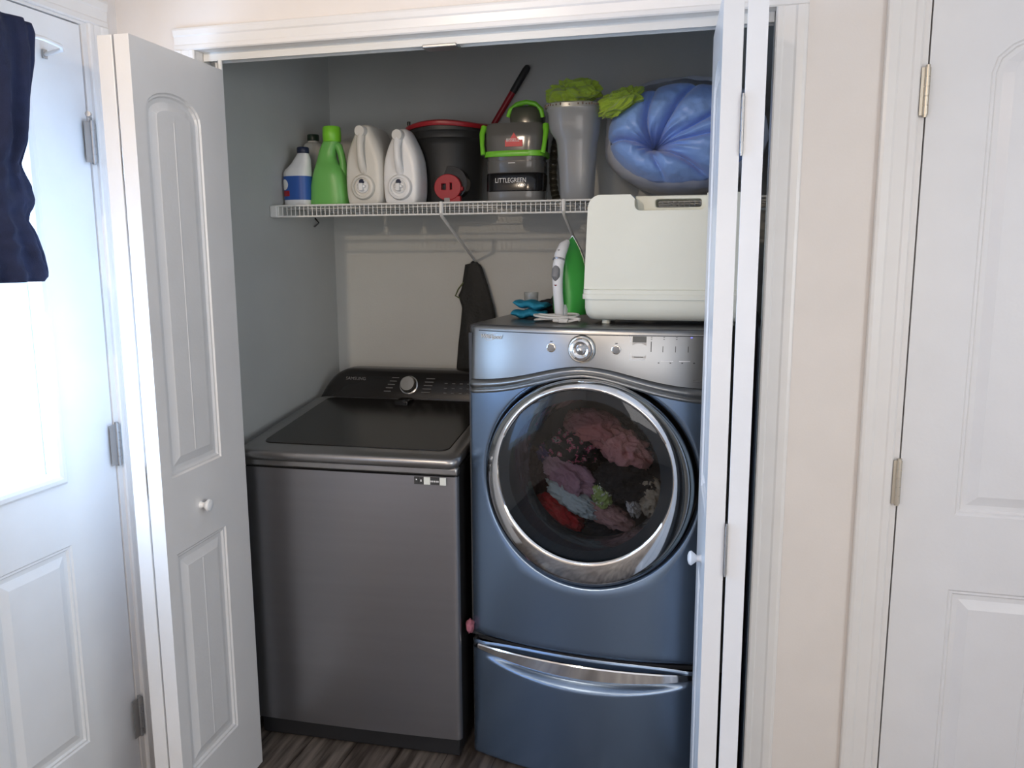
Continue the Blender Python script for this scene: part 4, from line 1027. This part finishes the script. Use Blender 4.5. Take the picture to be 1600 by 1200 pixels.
# teal pouch, black pouch, small cup
def pillow(name, m, loc, size, rz, lab, cat, seed, parent=None, tilt=0):
    rows = []; n = 28
    for s in (1, -1):
        for j in range(n+1):
            v = j/n*2-1; row = []
            for i in range(n+1):
                u = i/n*2-1
                h = ((1-abs(u)**2.6)*(1-abs(v)**2.6))**.5
                cr = .16*(ridged(Vector((u*1.2+seed, v*1.2, s)), 1.4, 3)-.5)
                row.append((u*size[0]*(1-.06*abs(v)**3), v*size[1]*(1-.08*abs(u)**3), s*size[2]*h*(1+cr)+.003*math.sin(u*7+seed)))
            rows.append(row)
        if s == 1: top_rows = rows; rows = []
    b = MB().grid(top_rows); b.grid(rows)
    o = b.build(name, m, parent, ang=180, weld=True); o.location = loc; o.rotation_euler = (0, tilt, rz); 
    if cat: tag(o, lab, cat)
    return o
pillow('pouch', TEAL, (.800, .470, 1.3435+.013), (.058, .045, .013), .15, 'teal blue flat pouch lying on the dryer, lower of the stacked two', 'pouch', 1)
pillow('pouch', TEAL, (.806, .480, 1.3435+.040), (.055, .042, .013), -.10, 'teal blue pouch lying on top of the other teal pouch', 'pouch', 2, tilt=.10)
o = drape('glove', mat('black_mitt', (.012, .012, .014), .7), [(0, 0, .022, .045, .035, .022, 0), (.030, 0, .045, .020, .03, .036, .1), (-.02, 0, .040, .040, .03, .010, -.25)], 0, 0, (.845, .545, 1.3435), '', 3)
tag(o, 'black soft mitt behind the teal pouches and left of the iron', 'glove')
cp = thing('cup', 'small clear cup behind the teal pouches on the dryer', 'cup', (.775, .60, 1.3435))
MB().lathe([(.020, 0), (.022, .003), (.024, .072), (.0225, .072), (.0205, .005), (0, .005)], n=28).build('cup', clear('cup_clear', (.85, .87, .88), .03, .18, (.7, .72, .72)), cp)

# ------------------------------------------------------------------ black bag hanging on the back wall
YB = .897
def bagpts():
    L = [(727, 412), (724, 432), (721, 452), (716, 462), (722, 480), (720, 505), (716, 540), (713, 580), (714, 640)]
    Rr = [(776, 640), (777, 560), (775, 500), (771, 478), (762, 445), (752, 415), (745, 409)]
    return [(p.x, p.z) for p in (at(u, v, YB) for u, v in L+Rr)]
bp = bagpts(); bx = sum(p[0] for p in bp)/len(bp); BGZ = max(p[1] for p in bp)
BG = thing('tote_bag', 'black fabric bag hanging on the back wall above the washer', 'bag', (bx, YB, BGZ))
zlo = min(p[1] for p in bp)
rows = []
for j in range(60):
    z = BGZ-.001-(BGZ-zlo-.002)*j/59; xs2 = []
    for i in range(len(bp)):
        (xa, za), (xb, zb) = bp[i], bp[(i+1) % len(bp)]
        if (za-z)*(zb-z) <= 0 and za != zb: xs2.append(xa+(xb-xa)*(z-za)/(zb-za))
    x0, x1 = min(xs2), max(xs2); t = j/59; dep = .010+.014*min(1, t*2.2)
    row = []
    for k in range(48):
        a = 2*PI*k/48; f = 1+.10*math.sin(a*5+z*20)+.06*math.sin(a*9-z*33)
        row.append(((x0+x1)/2+(x1-x0)/2*math.cos(a)-bx, dep*math.sin(a)*f, z-BGZ))
    rows.append(row)
MB().grid(rows, True, True, True).build('bag_body', BAGB, BG, ang=80)
p_ = at(720, 440, YB); 
MB().tube([(at(725, 441, YB).x-bx, -.005, at(725, 441, YB).z-BGZ), (at(717, 452, YB).x-bx, -.008, at(717, 452, YB).z-BGZ), (at(713, 462, YB).x-bx, -.010, at(713, 462, YB).z-BGZ), (at(720, 466, YB).x-bx, -.006, at(720, 466, YB).z-BGZ)], .0028, 8).build('strap', mat('olive_strap', (.08, .10, .04), .8), BG)
MB().cyl((at(738, 410, YB).x-bx, -.01, -.004), (at(738, 410, YB).x-bx, CYB-YB, .004), .004, n=8).build('hanging_loop', BAGB, BG)
